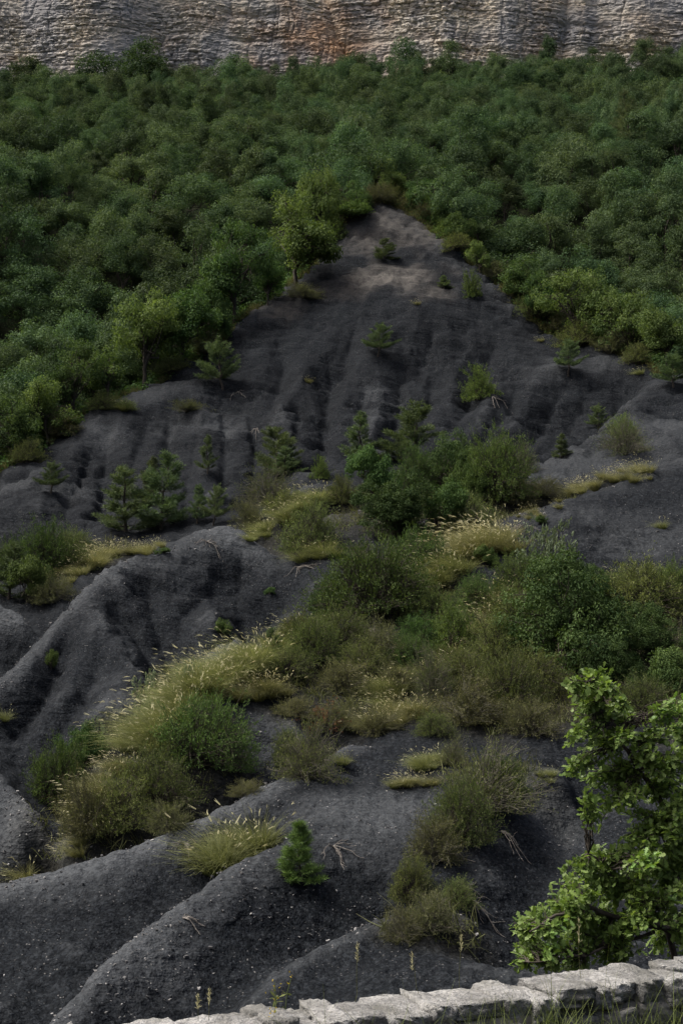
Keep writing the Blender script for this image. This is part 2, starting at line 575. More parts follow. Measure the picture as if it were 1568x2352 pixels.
# rills that run down the faces
_wx = GX + 1.3 * pnoise(GX / 6, GY / 6, 0, 15)
_rill = np.abs(pnoise(_wx / 2.1, GY / 13, 0, 16)) ** 0.6
_rill2 = np.abs(pnoise((GX + 0.5 * GY) / 0.95, (GY - 0.5 * GX) / 5, 0, 17)) ** 0.6
_ridge_d = np.interp(GA, [-0.30, -0.24, 0, 0.24, 0.30], [76, 82, 108, 90, 87])
_face = np.clip((_ridge_d - GY) / 9, 0, 1)
GZ += CONE * _face * 0.22 * (_rill - 0.55) + MID * 0.11 * (_rill2 - 0.55)
# bedding: thin hard bands that stand a little proud, dipping to the right
_bed = GZ + 0.16 * GX + 0.05 * GY + 0.35 * fbm(GX / 7, GY / 7, 0, 3, 21)
_thick = np.where(GY > 60, 0.62, np.where(GY > 38, 0.34, 0.2))
_w1 = pnoise(_bed / _thick, GX / (14 * _thick), GY / (14 * _thick), 31)
_w2 = pnoise(_bed / (_thick * 0.42), GX / (7 * _thick), GY / (7 * _thick), 37)
_amp = (0.20 * CONE + 0.10 * MID + 0.03) * _natural * (0.35 + 0.9 * np.clip(0.5 + 1.2 * fbm(GX / 8, GY / 8, 0, 2, 41), 0, 1))
GZ += _amp * (1.2 * np.sqrt(np.abs(_w1) + 0.01) + 0.8 * _w2)
# broken ledges where harder beds crop out
_led = np.clip(fbm(GX / 4.5, GY / 4.5, GZ / 3, 3, 43) * 2.2 + 0.12 * CONE - 0.05, 0, 1) * _natural * (1 - _road)
_led = np.clip(_led + 0.55 * np.clip((GY - 99) / 4, 0, 1) * (np.abs(GA - 0.03) < 0.09), 0, 1)
for _t, _k, _sd in ((1.0, 0.75, 45), (0.43, 0.6, 47)):
    _tt = _t * np.where(GY > 60, 1.0, np.where(GY > 38, 0.55, 0.3))
    _bb = (_bed + 0.45 * _tt * fbm(GX / (3 * _tt), GY / (3 * _tt), 0, 3, _sd)) / _tt
    _f = _bb - np.floor(_bb)
    _on = np.clip(_led * (0.4 + 1.2 * np.clip(0.6 + 2.5 * pnoise(np.floor(_bb) * 3.7, GX / (9 * _tt), GY / (9 * _tt), _sd + 1), 0, 1)), 0, 1)
    GZ += _on * _k * _tt * (_f ** 6 - _f) * np.where(GY > 60, 1.15, np.where(GY > 38, 0.7, 0.35))
# clods and crumbs
GZ += _natural * (0.0042 * GY ** 0.75) * fbm(GX / (0.011 * GY + 0.1), GY / (0.011 * GY + 0.1), GZ / (0.011 * GY + 0.1), 3, 51, 0.6)

GF = grid_faces(*GX.shape)
GV = np.stack([GX, GY, GZ], -1).reshape(-1, 3)
BV = bvh_of(GX[::2, ::2], GY[::2, ::2], GZ[::2, ::2])


def ground_z(x, y):
    h = BV.ray_cast(Vector((x, y, 400)), Vector((0, 0, -1)))
    return h[0].z if h[0] is not None else float(base_height(np.array([x]), np.array([max(y, 1.2)]))[0])


def spot(u, v, dD=0.0):
    """the point of the hillside seen along a survey line"""
    h = cast(BV, u, v)
    if h is None:
        h = Vector(P(u, v, 60))
    if dD:
        y = h.y + dD
        x = h.x * y / h.y
        h = Vector((x, y, ground_z(x, y)))
    return h


def ground_normal(x, y):
    h = BV.ray_cast(Vector((x, y, 400)), Vector((0, 0, -1)))
    n = h[1] if h[1] is not None else Vector((0, 0, 1))
    return n if n.z > 0 else -n


# what lies on the ground: wood floor behind the ridge, tan subsoil under the apex, loose gravel on crests, leaf litter
_rl = np.array([P(*q) for q in densify(RIDGES[0], 20)])
_ra = _rl[:, 0] / _rl[:, 1]
_ridgeD = np.interp(GA, _ra, _rl[:, 1])
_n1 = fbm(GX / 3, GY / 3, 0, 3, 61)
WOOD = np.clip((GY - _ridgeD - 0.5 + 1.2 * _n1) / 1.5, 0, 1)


def blob(u, v, rx, ry, bv=BV):
    h = spot(u, v)
    return np.clip(1.3 - np.hypot((GX - h.x) / rx, (GY - h.y) / ry) + 0.45 * _n1 * 1.5, 0, 1)


TAN = np.zeros_like(GZ)
for u, v, rx, ry, k in [(880, 640, 4.2, 1.6, 1.0), (800, 660, 4, 1.5, .5), (620, 700, 2.6, 1.3, .9), (900, 510, 4.5, 3.0, .75), (960, 530, 3, 2.5, .6), (850, 480, 2.5, 2, .7), (1000, 675, 2, 1, .5)]:
    TAN = np.maximum(TAN, k * blob(u, v, rx, ry))
LITTER = np.zeros_like(GZ)
for u, v, rx, ry, k in [(900, 1180, 8, 6, .8), (1050, 1150, 6, 5, .8), (1300, 1560, 6, 4.5, 1), (1500, 1500, 5, 5, 1), (820, 1480, 3.5, 2.4, .8), (950, 1560, 4, 3, .8), (250, 1850, 2.5, 2.2, .8),
                        (450, 1720, 2.2, 1.6, .7), (1080, 1620, 3.5, 2.5, .9), (80, 1300, 5, 4, .9), (720, 1650, 1.8, 1.2, .6), (1250, 1150, 5, 3, .6), (1130, 1440, 3, 3, .8), (870, 1400, 4, 3, .8),
                        (720, 1230, 2.5, 2.5, .5), (1100, 1790, 1.6, 1.2, .6), (970, 2120, 1.0, .8, .7)]:
    LITTER = np.maximum(LITTER, (0.75 if u < 1150 else 1.0) * k * blob(u, v, rx * 0.9, ry * 0.9))
LITTER = np.maximum(LITTER, np.clip((10.2 - GY) / 1.0, 0, 1))
# crest measure: height above the local mean along both grid directions


def boxblur(a, r, ax):
    c = np.cumsum(np.concatenate([np.repeat(np.take(a, [0], ax), r + 1, ax), a, np.repeat(np.take(a, [-1], ax), r, ax)], ax), ax)
    n = a.shape[ax]
    sl = lambda s, e: tuple(slice(s, e) if i == ax else slice(None) for i in range(2))
    return (c[sl(2 * r + 1, None)] - c[sl(0, n)]) / (2 * r + 1)


_sm = boxblur(boxblur(GZ, 22, 0), 14, 1)
CREST = np.clip((GZ - _sm) / (0.012 * GY) * 1.1 - 0.25, 0, 1) * _natural

# pale scree lies on some crests and on the spur at the right
for u, v, rx, ry, k in [(1400, 1055, 6, 4, .55), (1510, 985, 5, 4, .55), (1290, 1095, 4, 2.5, .55), (405, 1275, 1.2, 1.0, .35), (420, 1310, .4, 1.2, .4), (490, 965, 3, 1.4, .7), (850, 1860, 2.2, 1.6, .7), (1000, 1850, 1.5, 1.2, .5), (760, 1920, 1.2, 1.0, .5),
                        (330, 2170, .8, 1.0, .9), (250, 2230, .6, .8, .7), (1200, 1830, 1.0, 1.2, .7), (60, 2030, 1.6, .8, .5), (660, 1790, 1.2, .8, .6), (270, 1560, 1.0, 0.6, .25), (760, 1190, 1.2, 1.0, .8),
                        (1568, 1240, 4, 2, .4), (1350, 1180, 4, 1.5, .35), (640, 960, 1.5, 1.2, .5), (870, 900, 1.5, 1, .5), (230, 1000, 2, 1.2, .6), (60, 1110, 3, 1.5, .5), (620, 1740, .8, .6, .6)]:
    CREST = np.maximum(CREST, k * blob(u, v, rx, ry))

m_marl, nt = nodes_of('black_marl')
b = NB(nt)
tc = b.n('ShaderNodeTexCoord')
geo = b.n('ShaderNodeNewGeometry')
pos = geo.outputs['Position']
n_big = b.noise(pos, 0.22, 2)
n_mid = b.noise(pos, 1.6, 4, 0.6)
n_fine = b.noise(pos, 9.0, 3, 0.65)
vo = b.n('ShaderNodeTexVoronoi', feature='F1')
vo.inputs['Scale'].default_value = 21.0
nt.links.new(pos, vo.inputs['Vector'])
vo2 = b.n('ShaderNodeTexVoronoi', feature='F1')
vo2.inputs['Scale'].default_value = 4.2
nt.links.new(pos, vo2.inputs['Vector'])
sepc = b.n('ShaderNodeSeparateColor')
nt.links.new(vo.outputs['Color'], sepc.inputs[0])
sepc2 = b.n('ShaderNodeSeparateColor')
nt.links.new(vo2.outputs['Color'], sepc2.inputs[0])
base = b.mix(b.ramp(n_big, [(0.35, 0.0), (0.68, 1.0)]), (0.0044, 0.0054, 0.0068), (0.0090, 0.0107, 0.0128))
base = b.mix(b.ramp(n_mid, [(0.35, 0.0), (0.7, 0.55)]), base, (0.0120, 0.0140, 0.0163))
base = b.mix(b.ramp(n_fine, [(0.42, 0.0), (0.75, 0.75)]), base, (0.0235, 0.0265, 0.0295))
flk = b.math('POWER', sepc.outputs[1], 2.2)
base = b.mix(1.0, base, b.mix(flk, (0.78, 0.78, 0.78), (1.8, 1.8, 1.8)), 'MULTIPLY')
crest = b.attr('crest')
base = b.mix(b.math('MULTIPLY', crest, b.ramp(n_fine, [(0.3, 0.25), (0.6, 0.8)])), base, (0.078, 0.085, 0.091))
# pale chips
chip = b.math('MULTIPLY', b.math('GREATER_THAN', sepc.outputs[0], 0.88), b.math('LESS_THAN', vo.outputs['Distance'], 0.33))
chip = b.math('MULTIPLY', chip, b.ramp(n_mid, [(0.46, 0.0), (0.68, 0.9)]))
base = b.mix(chip, base, (0.15, 0.148, 0.143))
chip2 = b.math('MULTIPLY', b.math('GREATER_THAN', sepc2.outputs[0], 0.9), b.math('LESS_THAN', vo2.outputs['Distance'], 0.2))
tanc = b.mix(n_fine, (0.050, 0.048, 0.045), (0.135, 0.127, 0.116))
base = b.mix(b.math('MULTIPLY', b.attr('tan'), b.ramp(n_mid, [(0.32, 0.35), (0.58, 1.0)])), base, tanc)
lit = b.mix(b.ramp(n_fine, [(0.35, 0), (0.7, 1)]), (0.018, 0.018, 0.013), (0.055, 0.05, 0.033))
base = b.mix(b.math('MULTIPLY', b.attr('litter'), 0.85), base, lit)
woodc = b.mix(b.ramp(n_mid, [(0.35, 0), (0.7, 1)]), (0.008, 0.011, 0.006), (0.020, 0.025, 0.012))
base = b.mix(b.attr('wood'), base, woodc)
p = b.n('ShaderNodeBsdfPrincipled')
b.set(p.inputs['Base Color'], base)
b.set(p.inputs['Roughness'], b.ramp(n_fine, [(0.3, 0.8), (0.7, 0.95)]))
p.inputs['Specular IOR Level'].default_value = 0.03
hgt = b.math('ADD', b.math('MULTIPLY', n_mid, 0.5), b.math('MULTIPLY', n_fine, 0.15))
hgt = b.math('ADD', hgt, b.math('MULTIPLY', b.math('SUBTRACT', 0.5, vo.outputs['Distance']), 0.05))
# thin bedding lines
sx = b.n('ShaderNodeSeparateXYZ')
nt.links.new(pos, sx.inputs[0])
bz = b.math('ADD', b.math('MULTIPLY_ADD', sx.outputs[0], 0.16, sx.outputs[2]), b.math('MULTIPLY', n_big, 1.2))
cb = b.n('ShaderNodeCombineXYZ')
b.set(cb.inputs[0], b.math('MULTIPLY', sx.outputs[0], 0.5))
b.set(cb.inputs[1], b.math('MULTIPLY', sx.outputs[1], 0.5))
b.set(cb.inputs[2], b.math('MULTIPLY', bz, 5.0))
n_bed = b.noise(cb.outputs[0], 1.0, 3)
hgt = b.math('ADD', hgt, b.math('MULTIPLY', n_bed, 0.35))
bp = b.n('ShaderNodeBump')
bp.inputs['Strength'].default_value = 0.85
bp.inputs['Distance'].default_value = 0.34
b.set(bp.inputs['Height'], hgt)
nt.links.new(bp.outputs[0], p.inputs['Normal'])
b.out(p.outputs[0])

me = make_mesh('hillside', GV, [GF], [m_marl], True, attrs={'crest': CREST.ravel(), 'tan': TAN.ravel(), 'litter': LITTER.ravel(), 'wood': WOOD.ravel()})
hill = tag(obj('hillside', me), 'black marl hillside of rounded spurs and gullies', None, None, 'structure')

# ------------------------------------------------------------------ limestone cliff above the wood
def build_cliff():
    nu, nv = 940, 215
    xs = np.linspace(-82, 82, nu)
    zs = np.concatenate([np.linspace(70, 79, 14)[:-1], np.linspace(79, 100, 205)[:-1], np.linspace(100, 128, 31)])
    nv = len(zs)
    X, Z = np.meshgrid(xs, zs)
    rs = np.random.RandomState(5)
    # plan line: broad buttresses, a deep groove and a folded corner
    plan = 3.2 * pnoise(X / 23, Z / 90, 0, 71) + 1.3 * pnoise(X / 8.5, Z / 40, 0, 72)
    gx = 34.5 + 0.10 * (Z - 90) + 0.8 * pnoise(Z / 6, Z * 0, 0, 73)
    plan += 1.8 * np.exp(-np.abs(X - gx) / 1.5) + 1.2 * np.clip((X - gx) / 4, 0, 1)
    g2 = 1.5 - 0.35 * (Z - 88) + 0.9 * pnoise(Z / 5, Z * 0, 0, 74)
    plan += 1.2 * np.exp(-np.abs(X - g2) / 1.0) - 1.0 * np.exp(-((X - g2 + 5) / 4) ** 2)
    g3 = -20 + 0.25 * (Z - 88)
    plan += 0.35 * np.exp(-np.abs(X - g3) / 1.2)
    g4 = -27.5 - 0.1 * (Z - 88)
    plan += 0.25 * np.exp(-np.abs(X - g4) / 0.9)
    # bedding coordinate, gently waved, steeper in the folded part
    fold = np.exp(-((X + 19) / 6) ** 2)
    S = Z + 0.3 * pnoise(X / 24, Z / 30, 0, 75) + 0.10 * pnoise(X / 5, Z / 12, 0, 76) + 0.035 * X + fold * 0.16 * (X + 19)
    S = S + 1.4 * np.exp(-((X + 2) / 3.5) ** 2) * 0.5
    th = np.where(rs.rand(260) < 0.2, rs.uniform(0.4, 0.7, 260), rs.uniform(0.13, 0.30, 260))
    edges = 60 + np.cumsum(th)
    k = np.clip(np.searchsorted(edges, S), 1, 259)
    f = (S - edges[k - 1]) / th[k]
    hard = rs.uniform(-1, 1, 261)[k]
    # every bed is broken into blocks along the face
    blk = 0.4 + 1.2 * rs.rand(261)[k]
    xb = X / blk + rs.rand(261)[k] * 50 + 0.35 * pnoise(X / 1.5, S * 2, 0, 77)
    bi = np.floor(xb).astype(int)
    hsh = _perm[(_perm[bi & 255] + k) & 255] / 255.0
    bf = xb - bi
    joint = np.exp(-np.minimum(bf, 1 - bf) * blk / 0.10)
    part = np.exp(-np.minimum(f, 1 - f) * th[k] / 0.07)
    rough = np.clip(0.55 + 0.9 * pnoise(X / 10, Z / 6, 0, 78), 0.15, 1.2)
    plan += -(0.09 * hard + 0.55 * (hsh - 0.5)) * rough + rough * (0.22 * part + 0.26 * joint)
    plan += 0.14 * fbm(X / 0.9, Z / 0.5, 0, 3, 79)
    # overhang notch bands
    for zc, w, a in ((84.2, 0.5, 0.8), (93.0, 0.45, 0.7), (97.2, 0.6, 0.8), (89.0, 0.3, 0.5)):
        plan += 0.6 * a * np.exp(-((S - zc) / w) ** 2) * np.clip(0.0 + 1.9 * pnoise(X / 9, S * 0 + zc, 0, 80), 0, 1)
    # vertical fractures
    fr = np.abs(pnoise(X / 1.9 + 0.5 * pnoise(X / 3, Z / 3, 0, 87), Z / 13, 0, 86))
    plan += 0.45 * np.exp(-fr / 0.05) * np.clip(0.3 + 1.5 * pnoise(X / 7, Z / 6, 0, 88), 0, 1)
    Y = 211 + plan + 0.12 * (Z - 82)
    grey = np.clip(0.5 + 0.9 * fbm(X / 9 , Z / 7, 0, 3, 81) + 0.5 * pnoise(X / 2.2, Z / 14, 0, 82) + 0.02, 0, 1)
    for xc, zc, rx, rz, kk in ((22, 84.5, 9, 2.4, .9), (-30, 96, 12, 3.5, .7), (38, 96, 12, 3, .7), (-48, 97, 12, 2.5, .6), (-18, 85, 5, 3, .6), (-8, 97, 5, 3, .4)):
        grey = np.maximum(grey, kk * np.clip(1.4 - np.hypot((X - xc) / rx, (Z - zc) / rz) + 0.5 * fbm(X / 4, Z / 2, 0, 3, 83), 0, 1))
    och = np.clip(1.45 - np.hypot((X + 3) / 11, (Z - 90) / 9) + 0.6 * fbm(X / 4, Z / 5, 0, 3, 84), 0, 1)
    och = np.maximum(och, 0.35 * np.clip(0.3 + fbm(X / 6, Z / 4, 0, 3, 85), 0, 1))
    m, nt = nodes_of('limestone')
    b = NB(nt)
    geo = b.n('ShaderNodeNewGeometry')
    pos = geo.outputs['Position']
    mp = b.n('ShaderNodeMapping')
    mp.inputs['Scale'].default_value = (0.7, 0.7, 2.4)
    nt.links.new(pos, mp.inputs[0])
    n1 = b.noise(mp.outputs[0], 1.4, 5, 0.6)
    col = b.mix(b.ramp(n1, [(0.3, 0), (0.72, 1)]), (0.40, 0.36, 0.285), (0.66, 0.605, 0.49))
    col = b.mix(b.attr('ochre'), col, b.mix(n1, (0.36, 0.23, 0.14), (0.55, 0.37, 0.235)))
    col = b.mix(b.math('MULTIPLY', b.attr('grey'), 0.9), col, b.mix(n1, (0.19, 0.193, 0.20), (0.44, 0.44, 0.435)))
    p = b.n('ShaderNodeBsdfPrincipled')
    b.set(p.inputs['Base Color'], col)
    p.inputs['Roughness'].default_value = 0.9
    p.inputs['Specular IOR Level'].default_value = 0.2
    bp = b.n('ShaderNodeBump')
    bp.inputs['Strength'].default_value = 0.7
    bp.inputs['Distance'].default_value = 0.25
    b.set(bp.inputs['Height'], n1)
    nt.links.new(bp.outputs[0], p.inputs['Normal'])
    b.out(p.outputs[0])
    V = np.stack([X, Y, Z], -1).reshape(-1, 3)
    me = make_mesh('cliff', V, [grid_faces(nv, nu)], [m], False, attrs={'grey': grey.ravel(), 'ochre': och.ravel()})
    tag(obj('cliff', me), 'pale banded limestone cliff above the wood', None, None, 'structure')


build_cliff()

# ------------------------------------------------------------------ plant kit
class Geo:
    """collects leaf faces and tubes into one mesh"""
    def __init__(s):
        s.V, s.Q, s.T, s.tint, s.tip, s.n = [], [], [], [], [], 0

    def add(s, V, quads=None, tris=None, tint=0.5, tip=0.0):
        V = np.asarray(V, float).reshape(-1, 3)
        s.V.append(V)
        if quads is not None and len(quads):
            s.Q.append(np.asarray(quads) + s.n)
        if tris is not None and len(tris):
            s.T.append(np.asarray(tris) + s.n)
        s.tint.append(np.broadcast_to(np.asarray(tint, float), (len(V),)))
        s.tip.append(np.broadcast_to(np.asarray(tip, float), (len(V),)))
        s.n += len(V)

    def leaves(s, c, d, nrm, L, W, tint=0.5, tip=0.0):
        """diamond leaves: c base point, d axis, nrm rough normal"""
        n = len(c)
        side = np.cross(d, nrm)
        side /= np.linalg.norm(side, axis=1)[:, None] + 1e-9
        L = np.broadcast_to(np.asarray(L, float), (n,))[:, None]
        W = np.broadcast_to(np.asarray(W, float), (n,))[:, None]
        up = np.cross(side, d)
        v = np.stack([c, c + 0.45 * L * d + 0.5 * W * side + 0.12 * W * up, c + L * d, c + 0.45 * L * d - 0.5 * W * side + 0.12 * W * up], 1)
        q = np.arange(4 * n).reshape(n, 4)
        t = np.repeat(np.broadcast_to(np.asarray(tint, float), (n,)), 4)
        tp = np.repeat(np.broadcast_to(np.asarray(tip, float), (n,)), 4)
        s.add(v.reshape(-1, 3), quads=q, tint=t, tip=tp)

    def tube(s, pts, rad, k=5, tint=0.5):
        pts = np.asarray(pts, float)
        n = len(pts)
        rad = np.broadcast_to(np.asarray(rad, float), (n,))
        tg = np.gradient(pts, axis=0)
        tg /= np.linalg.norm(tg, axis=1)[:, None] + 1e-9
        ref = np.where(np.abs(tg[:, 2:3]) > 0.9, np.array([[1.0, 0, 0]]), np.array([[0, 0, 1.0]]))
        a = np.cross(tg, ref)
        a /= np.linalg.norm(a, axis=1)[:, None] + 1e-9
        b_ = np.cross(tg, a)
        th = np.arange(k) * 2 * math.pi / k
        v = pts[:, None, :] + rad[:, None, None] * (np.cos(th)[None, :, None] * a[:, None, :] + np.sin(th)[None, :, None] * b_[:, None, :])
        i = np.arange(n * k).reshape(n, k)
        q = np.stack([i[:-1], np.roll(i[:-1], -1, 1), np.roll(i[1:], -1, 1), i[1:]], -1).reshape(-1, 4)
        s.add(v.reshape(-1, 3), quads=q, tint=tint)

    def ribbons(s, P0, D0, bend, L, W, seg=4, tint=0.5, tipv=1.0):
        """arching blades: start points, start directions, bend vector added along the way"""
        n = len(P0)
        t = np.linspace(0, 1, seg + 1)
        L = np.broadcast_to(np.asarray(L, float), (n,))
        W = np.broadcast_to(np.asarray(W, float), (n,))
        c = P0[:, None, :] + L[:, None, None] * (D0[:, None, :] * t[None, :, None] + bend[:, None, :] * (t ** 2)[None, :, None])
        side = np.cross(D0, np.array([0, 0, 1.0]) + 0.3 * np.random.RandomState(3).normal(size=(n, 3)))
        side /= np.linalg.norm(side, axis=1)[:, None] + 1e-9
        w = (1 - 0.85 * t ** 1.5)[None, :, None] * W[:, None, None] * 0.5
        v = np.stack([c - side[:, None, :] * w, c + side[:, None, :] * w], 2).reshape(n, -1, 3)
        m = 2 * (seg + 1)
        base = (np.arange(n) * m)[:, None]
        q = np.concatenate([base + np.array([[2 * j, 2 * j + 1, 2 * j + 3, 2 * j + 2]]) for j in range(seg)], 0)
        tt = np.repeat(np.broadcast_to(np.asarray(tint, float), (n,)), m)
        tp = np.tile(np.repeat(t * tipv, 2), n)
        s.add(v.reshape(-1, 3), quads=q, tint=tt, tip=tp)
        return c[:, -1, :], c[:, -1, :] - c[:, -2, :]

    def mesh(s, name, mats, smooth=False):
        pol = []
        if s.Q:
            pol.append(np.concatenate(s.Q))
        if s.T:
            pol.append(np.concatenate(s.T))
        return make_mesh(name, np.concatenate(s.V), pol, mats, smooth, attrs={'tint': np.concatenate(s.tint), 'tip': np.concatenate(s.tip)})


def unit(rs, n):
    v = rs.normal(size=(n, 3))
    return v / np.linalg.norm(v, axis=1)[:, None]


def norm(v):
    return v / (np.linalg.norm(v, axis=-1, keepdims=True) + 1e-9)


def wobble(rs, a, b, n=5, amt=0.08, sag=0.0):
    a, b = np.asarray(a, float), np.asarray(b, float)
    t = np.linspace(0, 1, n)[:, None]
    L = np.linalg.norm(b - a)
    p = a + (b - a) * t + rs.normal(size=(n, 3)) * amt * L * np.sin(math.pi * t)
    p[:, 2] += sag * L * np.sin(math.pi * t[:, 0])
    return p


# leaf and bark materials
M_FOREST = leaf_material('forest_leaf', (0.033, 0.060, 0.031), (0.104, 0.156, 0.072), trans=0.25, hue_var=0.05, obj_var=0.34)
M_EDGE = leaf_material('edge_leaf', (0.042, 0.080, 0.028), (0.118, 0.180, 0.062), trans=0.32, hue_var=0.04, obj_var=0.25)
M_LIME = leaf_material('lime_leaf', (0.062, 0.098, 0.032), (0.150, 0.205, 0.070), trans=0.35, obj_var=0.15)
M_BUSH = leaf_material('bush_leaf', (0.036, 0.066, 0.022), (0.108, 0.165, 0.052), trans=0.25, hue_var=0.04, obj_var=0.22)
M_DARKBUSH = leaf_material('dark_bush_leaf', (0.026, 0.050, 0.018), (0.086, 0.132, 0.044), trans=0.2, obj_var=0.2)
M_OLIVE = leaf_material('olive_leaf', (0.060, 0.082, 0.028), (0.165, 0.195, 0.075), trans=0.25, hue_var=0.03, obj_var=0.22)
M_SILVER = leaf_material('silver_leaf', (0.085, 0.115, 0.070), (0.190, 0.235, 0.150), trans=0.3, obj_var=0.15)
M_DRY = leaf_material('dry_leaf', (0.062, 0.070, 0.031), (0.165, 0.170, 0.080), trans=0.2, hue_var=0.03, obj_var=0.2)
M_RUST = leaf_material('rust_leaf', (0.080, 0.040, 0.022), (0.200, 0.100, 0.058), trans=0.2, obj_var=0.1)
M_PINE = leaf_material('pine_needle', (0.046, 0.070, 0.034), (0.125, 0.165, 0.080), trans=0.2, hue_var=0.04, obj_var=0.25)
M_YPINE = leaf_material('young_pine_needle', (0.0540, 0.0984, 0.0288), (0.1380, 0.2100, 0.0660), trans=0.2, obj_var=0.1)
M_BLADE = leaf_material('grass_blade', (0.042, 0.055, 0.024), (0.105, 0.122, 0.052), trans=0.28, obj_var=0.2, tip=(0.25, 0.27, 0.12), trans_tint=(1.15, 1.15, 0.7))
M_PALEBLADE = leaf_material('pale_grass_blade', (0.050, 0.058, 0.022), (0.125, 0.130, 0.056), trans=0.3, obj_var=0.2, tip=(0.255, 0.258, 0.135), trans_tint=(1.2, 1.15, 0.7))
M_VERGE = leaf_material('verge_blade', (0.035, 0.062, 0.016), (0.110, 0.150, 0.045), trans=0.3, obj_var=0.15, tip=(0.16, 0.18, 0.07))
M_PLUME = leaf_material('grass_plume', (0.36, 0.345, 0.20), (0.58, 0.56, 0.37), trans=0.4, obj_var=0.08, trans_tint=(1.0, 0.97, 0.8))
M_BARK = bark_material('bark', (0.030, 0.025, 0.020), (0.085, 0.075, 0.062))
M_STEM = bark_material('shrub_stem', (0.060, 0.060, 0.042), (0.16, 0.15, 0.115), 20)
M_TWIG = bark_material('bleached_wood', (0.075, 0.068, 0.060), (0.215, 0.20, 0.18), 20)


def broadleaf(seed, rx=2.6, rz=2.4, zc=3.2, n_cl=46, per=150, leaf=0.2, cl=0.30, low=-0.55, open_=0.0, limbs=12, trunk_r=0.14, lean=0.0, fork=0.35, twigs=False, lobes=0):
    """crown of many leaf clumps hung on a limb skeleton; returns (crown mesh data, wood mesh data)"""
    rs = np.random.RandomState(seed)
    g, w = Geo(), Geo()
    d = unit(rs, n_cl * 3)
    d = d[d[:, 2] > low][:n_cl]
    n_cl = len(d)
    lump = 1 + 0.35 * pnoise(d[:, 0] * 1.7, d[:, 1] * 1.7, d[:, 2] * 1.7, seed % 50)
    rr = (0.58 + 0.42 * rs.rand(n_cl) ** 0.6) * lump
    C = d * rr[:, None] * np.array([rx, rx, rz]) + np.array([lean * rx, 0, zc])
    if lobes:
        # several rounded heads of different height instead of one dome
        ld = unit(rs, lobes * 4)
        ld = ld[ld[:, 2] > -0.55][:lobes]
        LC = ld * np.array([rx, rx, rz]) * rs.uniform(0.50, 0.95, (len(ld), 1)) + np.array([0, 0, zc])
        LC[:, 2] += rs.normal(size=len(LC)) * 0.16 * rz
        LR = rs.uniform(0.42, 0.70, len(LC))
        k = np.arange(n_cl) % len(LC)
        C = LC[k] + d * (LR[k] * (0.75 + 0.3 * rs.rand(n_cl)))[:, None] * np.array([rx, rx, rz * 0.95])
    R = cl * rx * rs.uniform(0.6, 1.25, n_cl)
    for i in range(n_cl):
        m = int(per * rs.uniform(0.6, 1.3) * (R[i] / (cl * rx)) ** 1.6) + 8
        u = unit(rs, m)
        r = R[i] * (0.35 + 0.75 * rs.rand(m) ** 0.5)
        pos = C[i] + u * r[:, None] * np.array([1.15, 1.15, 0.62])
        pos[:, 2] += -0.25 * R[i] * ((u[:, 0] ** 2 + u[:, 1] ** 2))
        nrm = norm(1.0 * u + 0.45 * np.array([0, 0, 1.0]) + 0.32 * rs.normal(size=(m, 3)))
        ax = norm(np.cross(nrm, rs.normal(size=(m, 3))) + 0.5 * u - np.array([0, 0, 0.25]))
        L = leaf * rs.uniform(0.65, 1.3, m)
        tint = np.clip(0.45 + 0.17 * rs.normal(size=m) + 0.22 * rs.normal(), 0, 1)
        g.leaves(pos, ax, nrm, L, L * rs.uniform(0.5, 0.75, m), tint)
    top = np.array([lean * rx * 0.5, 0, zc * (1 - fork) + zc * fork * 0.3])
    tr = wobble(rs, (0, 0, -0.25), top, 6, 0.05)
    w.tube(tr, np.linspace(trunk_r * 1.25, trunk_r * 0.8, 6), 7)
    idx = rs.permutation(n_cl)[:limbs]
    for j in idx:
        st = tr[rs.randint(3, 6)]
        pl = wobble(rs, st, C[j], 6, 0.09, 0.06)
        w.tube(pl, np.linspace(trunk_r * 0.55, trunk_r * 0.13, 6), 5)
        if twigs:
            for k in range(4):
                a = pl[rs.randint(2, 6)]
                e = C[rs.randint(n_cl)]
                e = a + (e - a) * min(1.0, 1.1 / (np.linalg.norm(e - a) + .01)) * 1.0
                w.tube(wobble(rs, a, e, 4, 0.1), np.linspace(trunk_r * 0.16, trunk_r * 0.05, 4), 4)
    return g, w


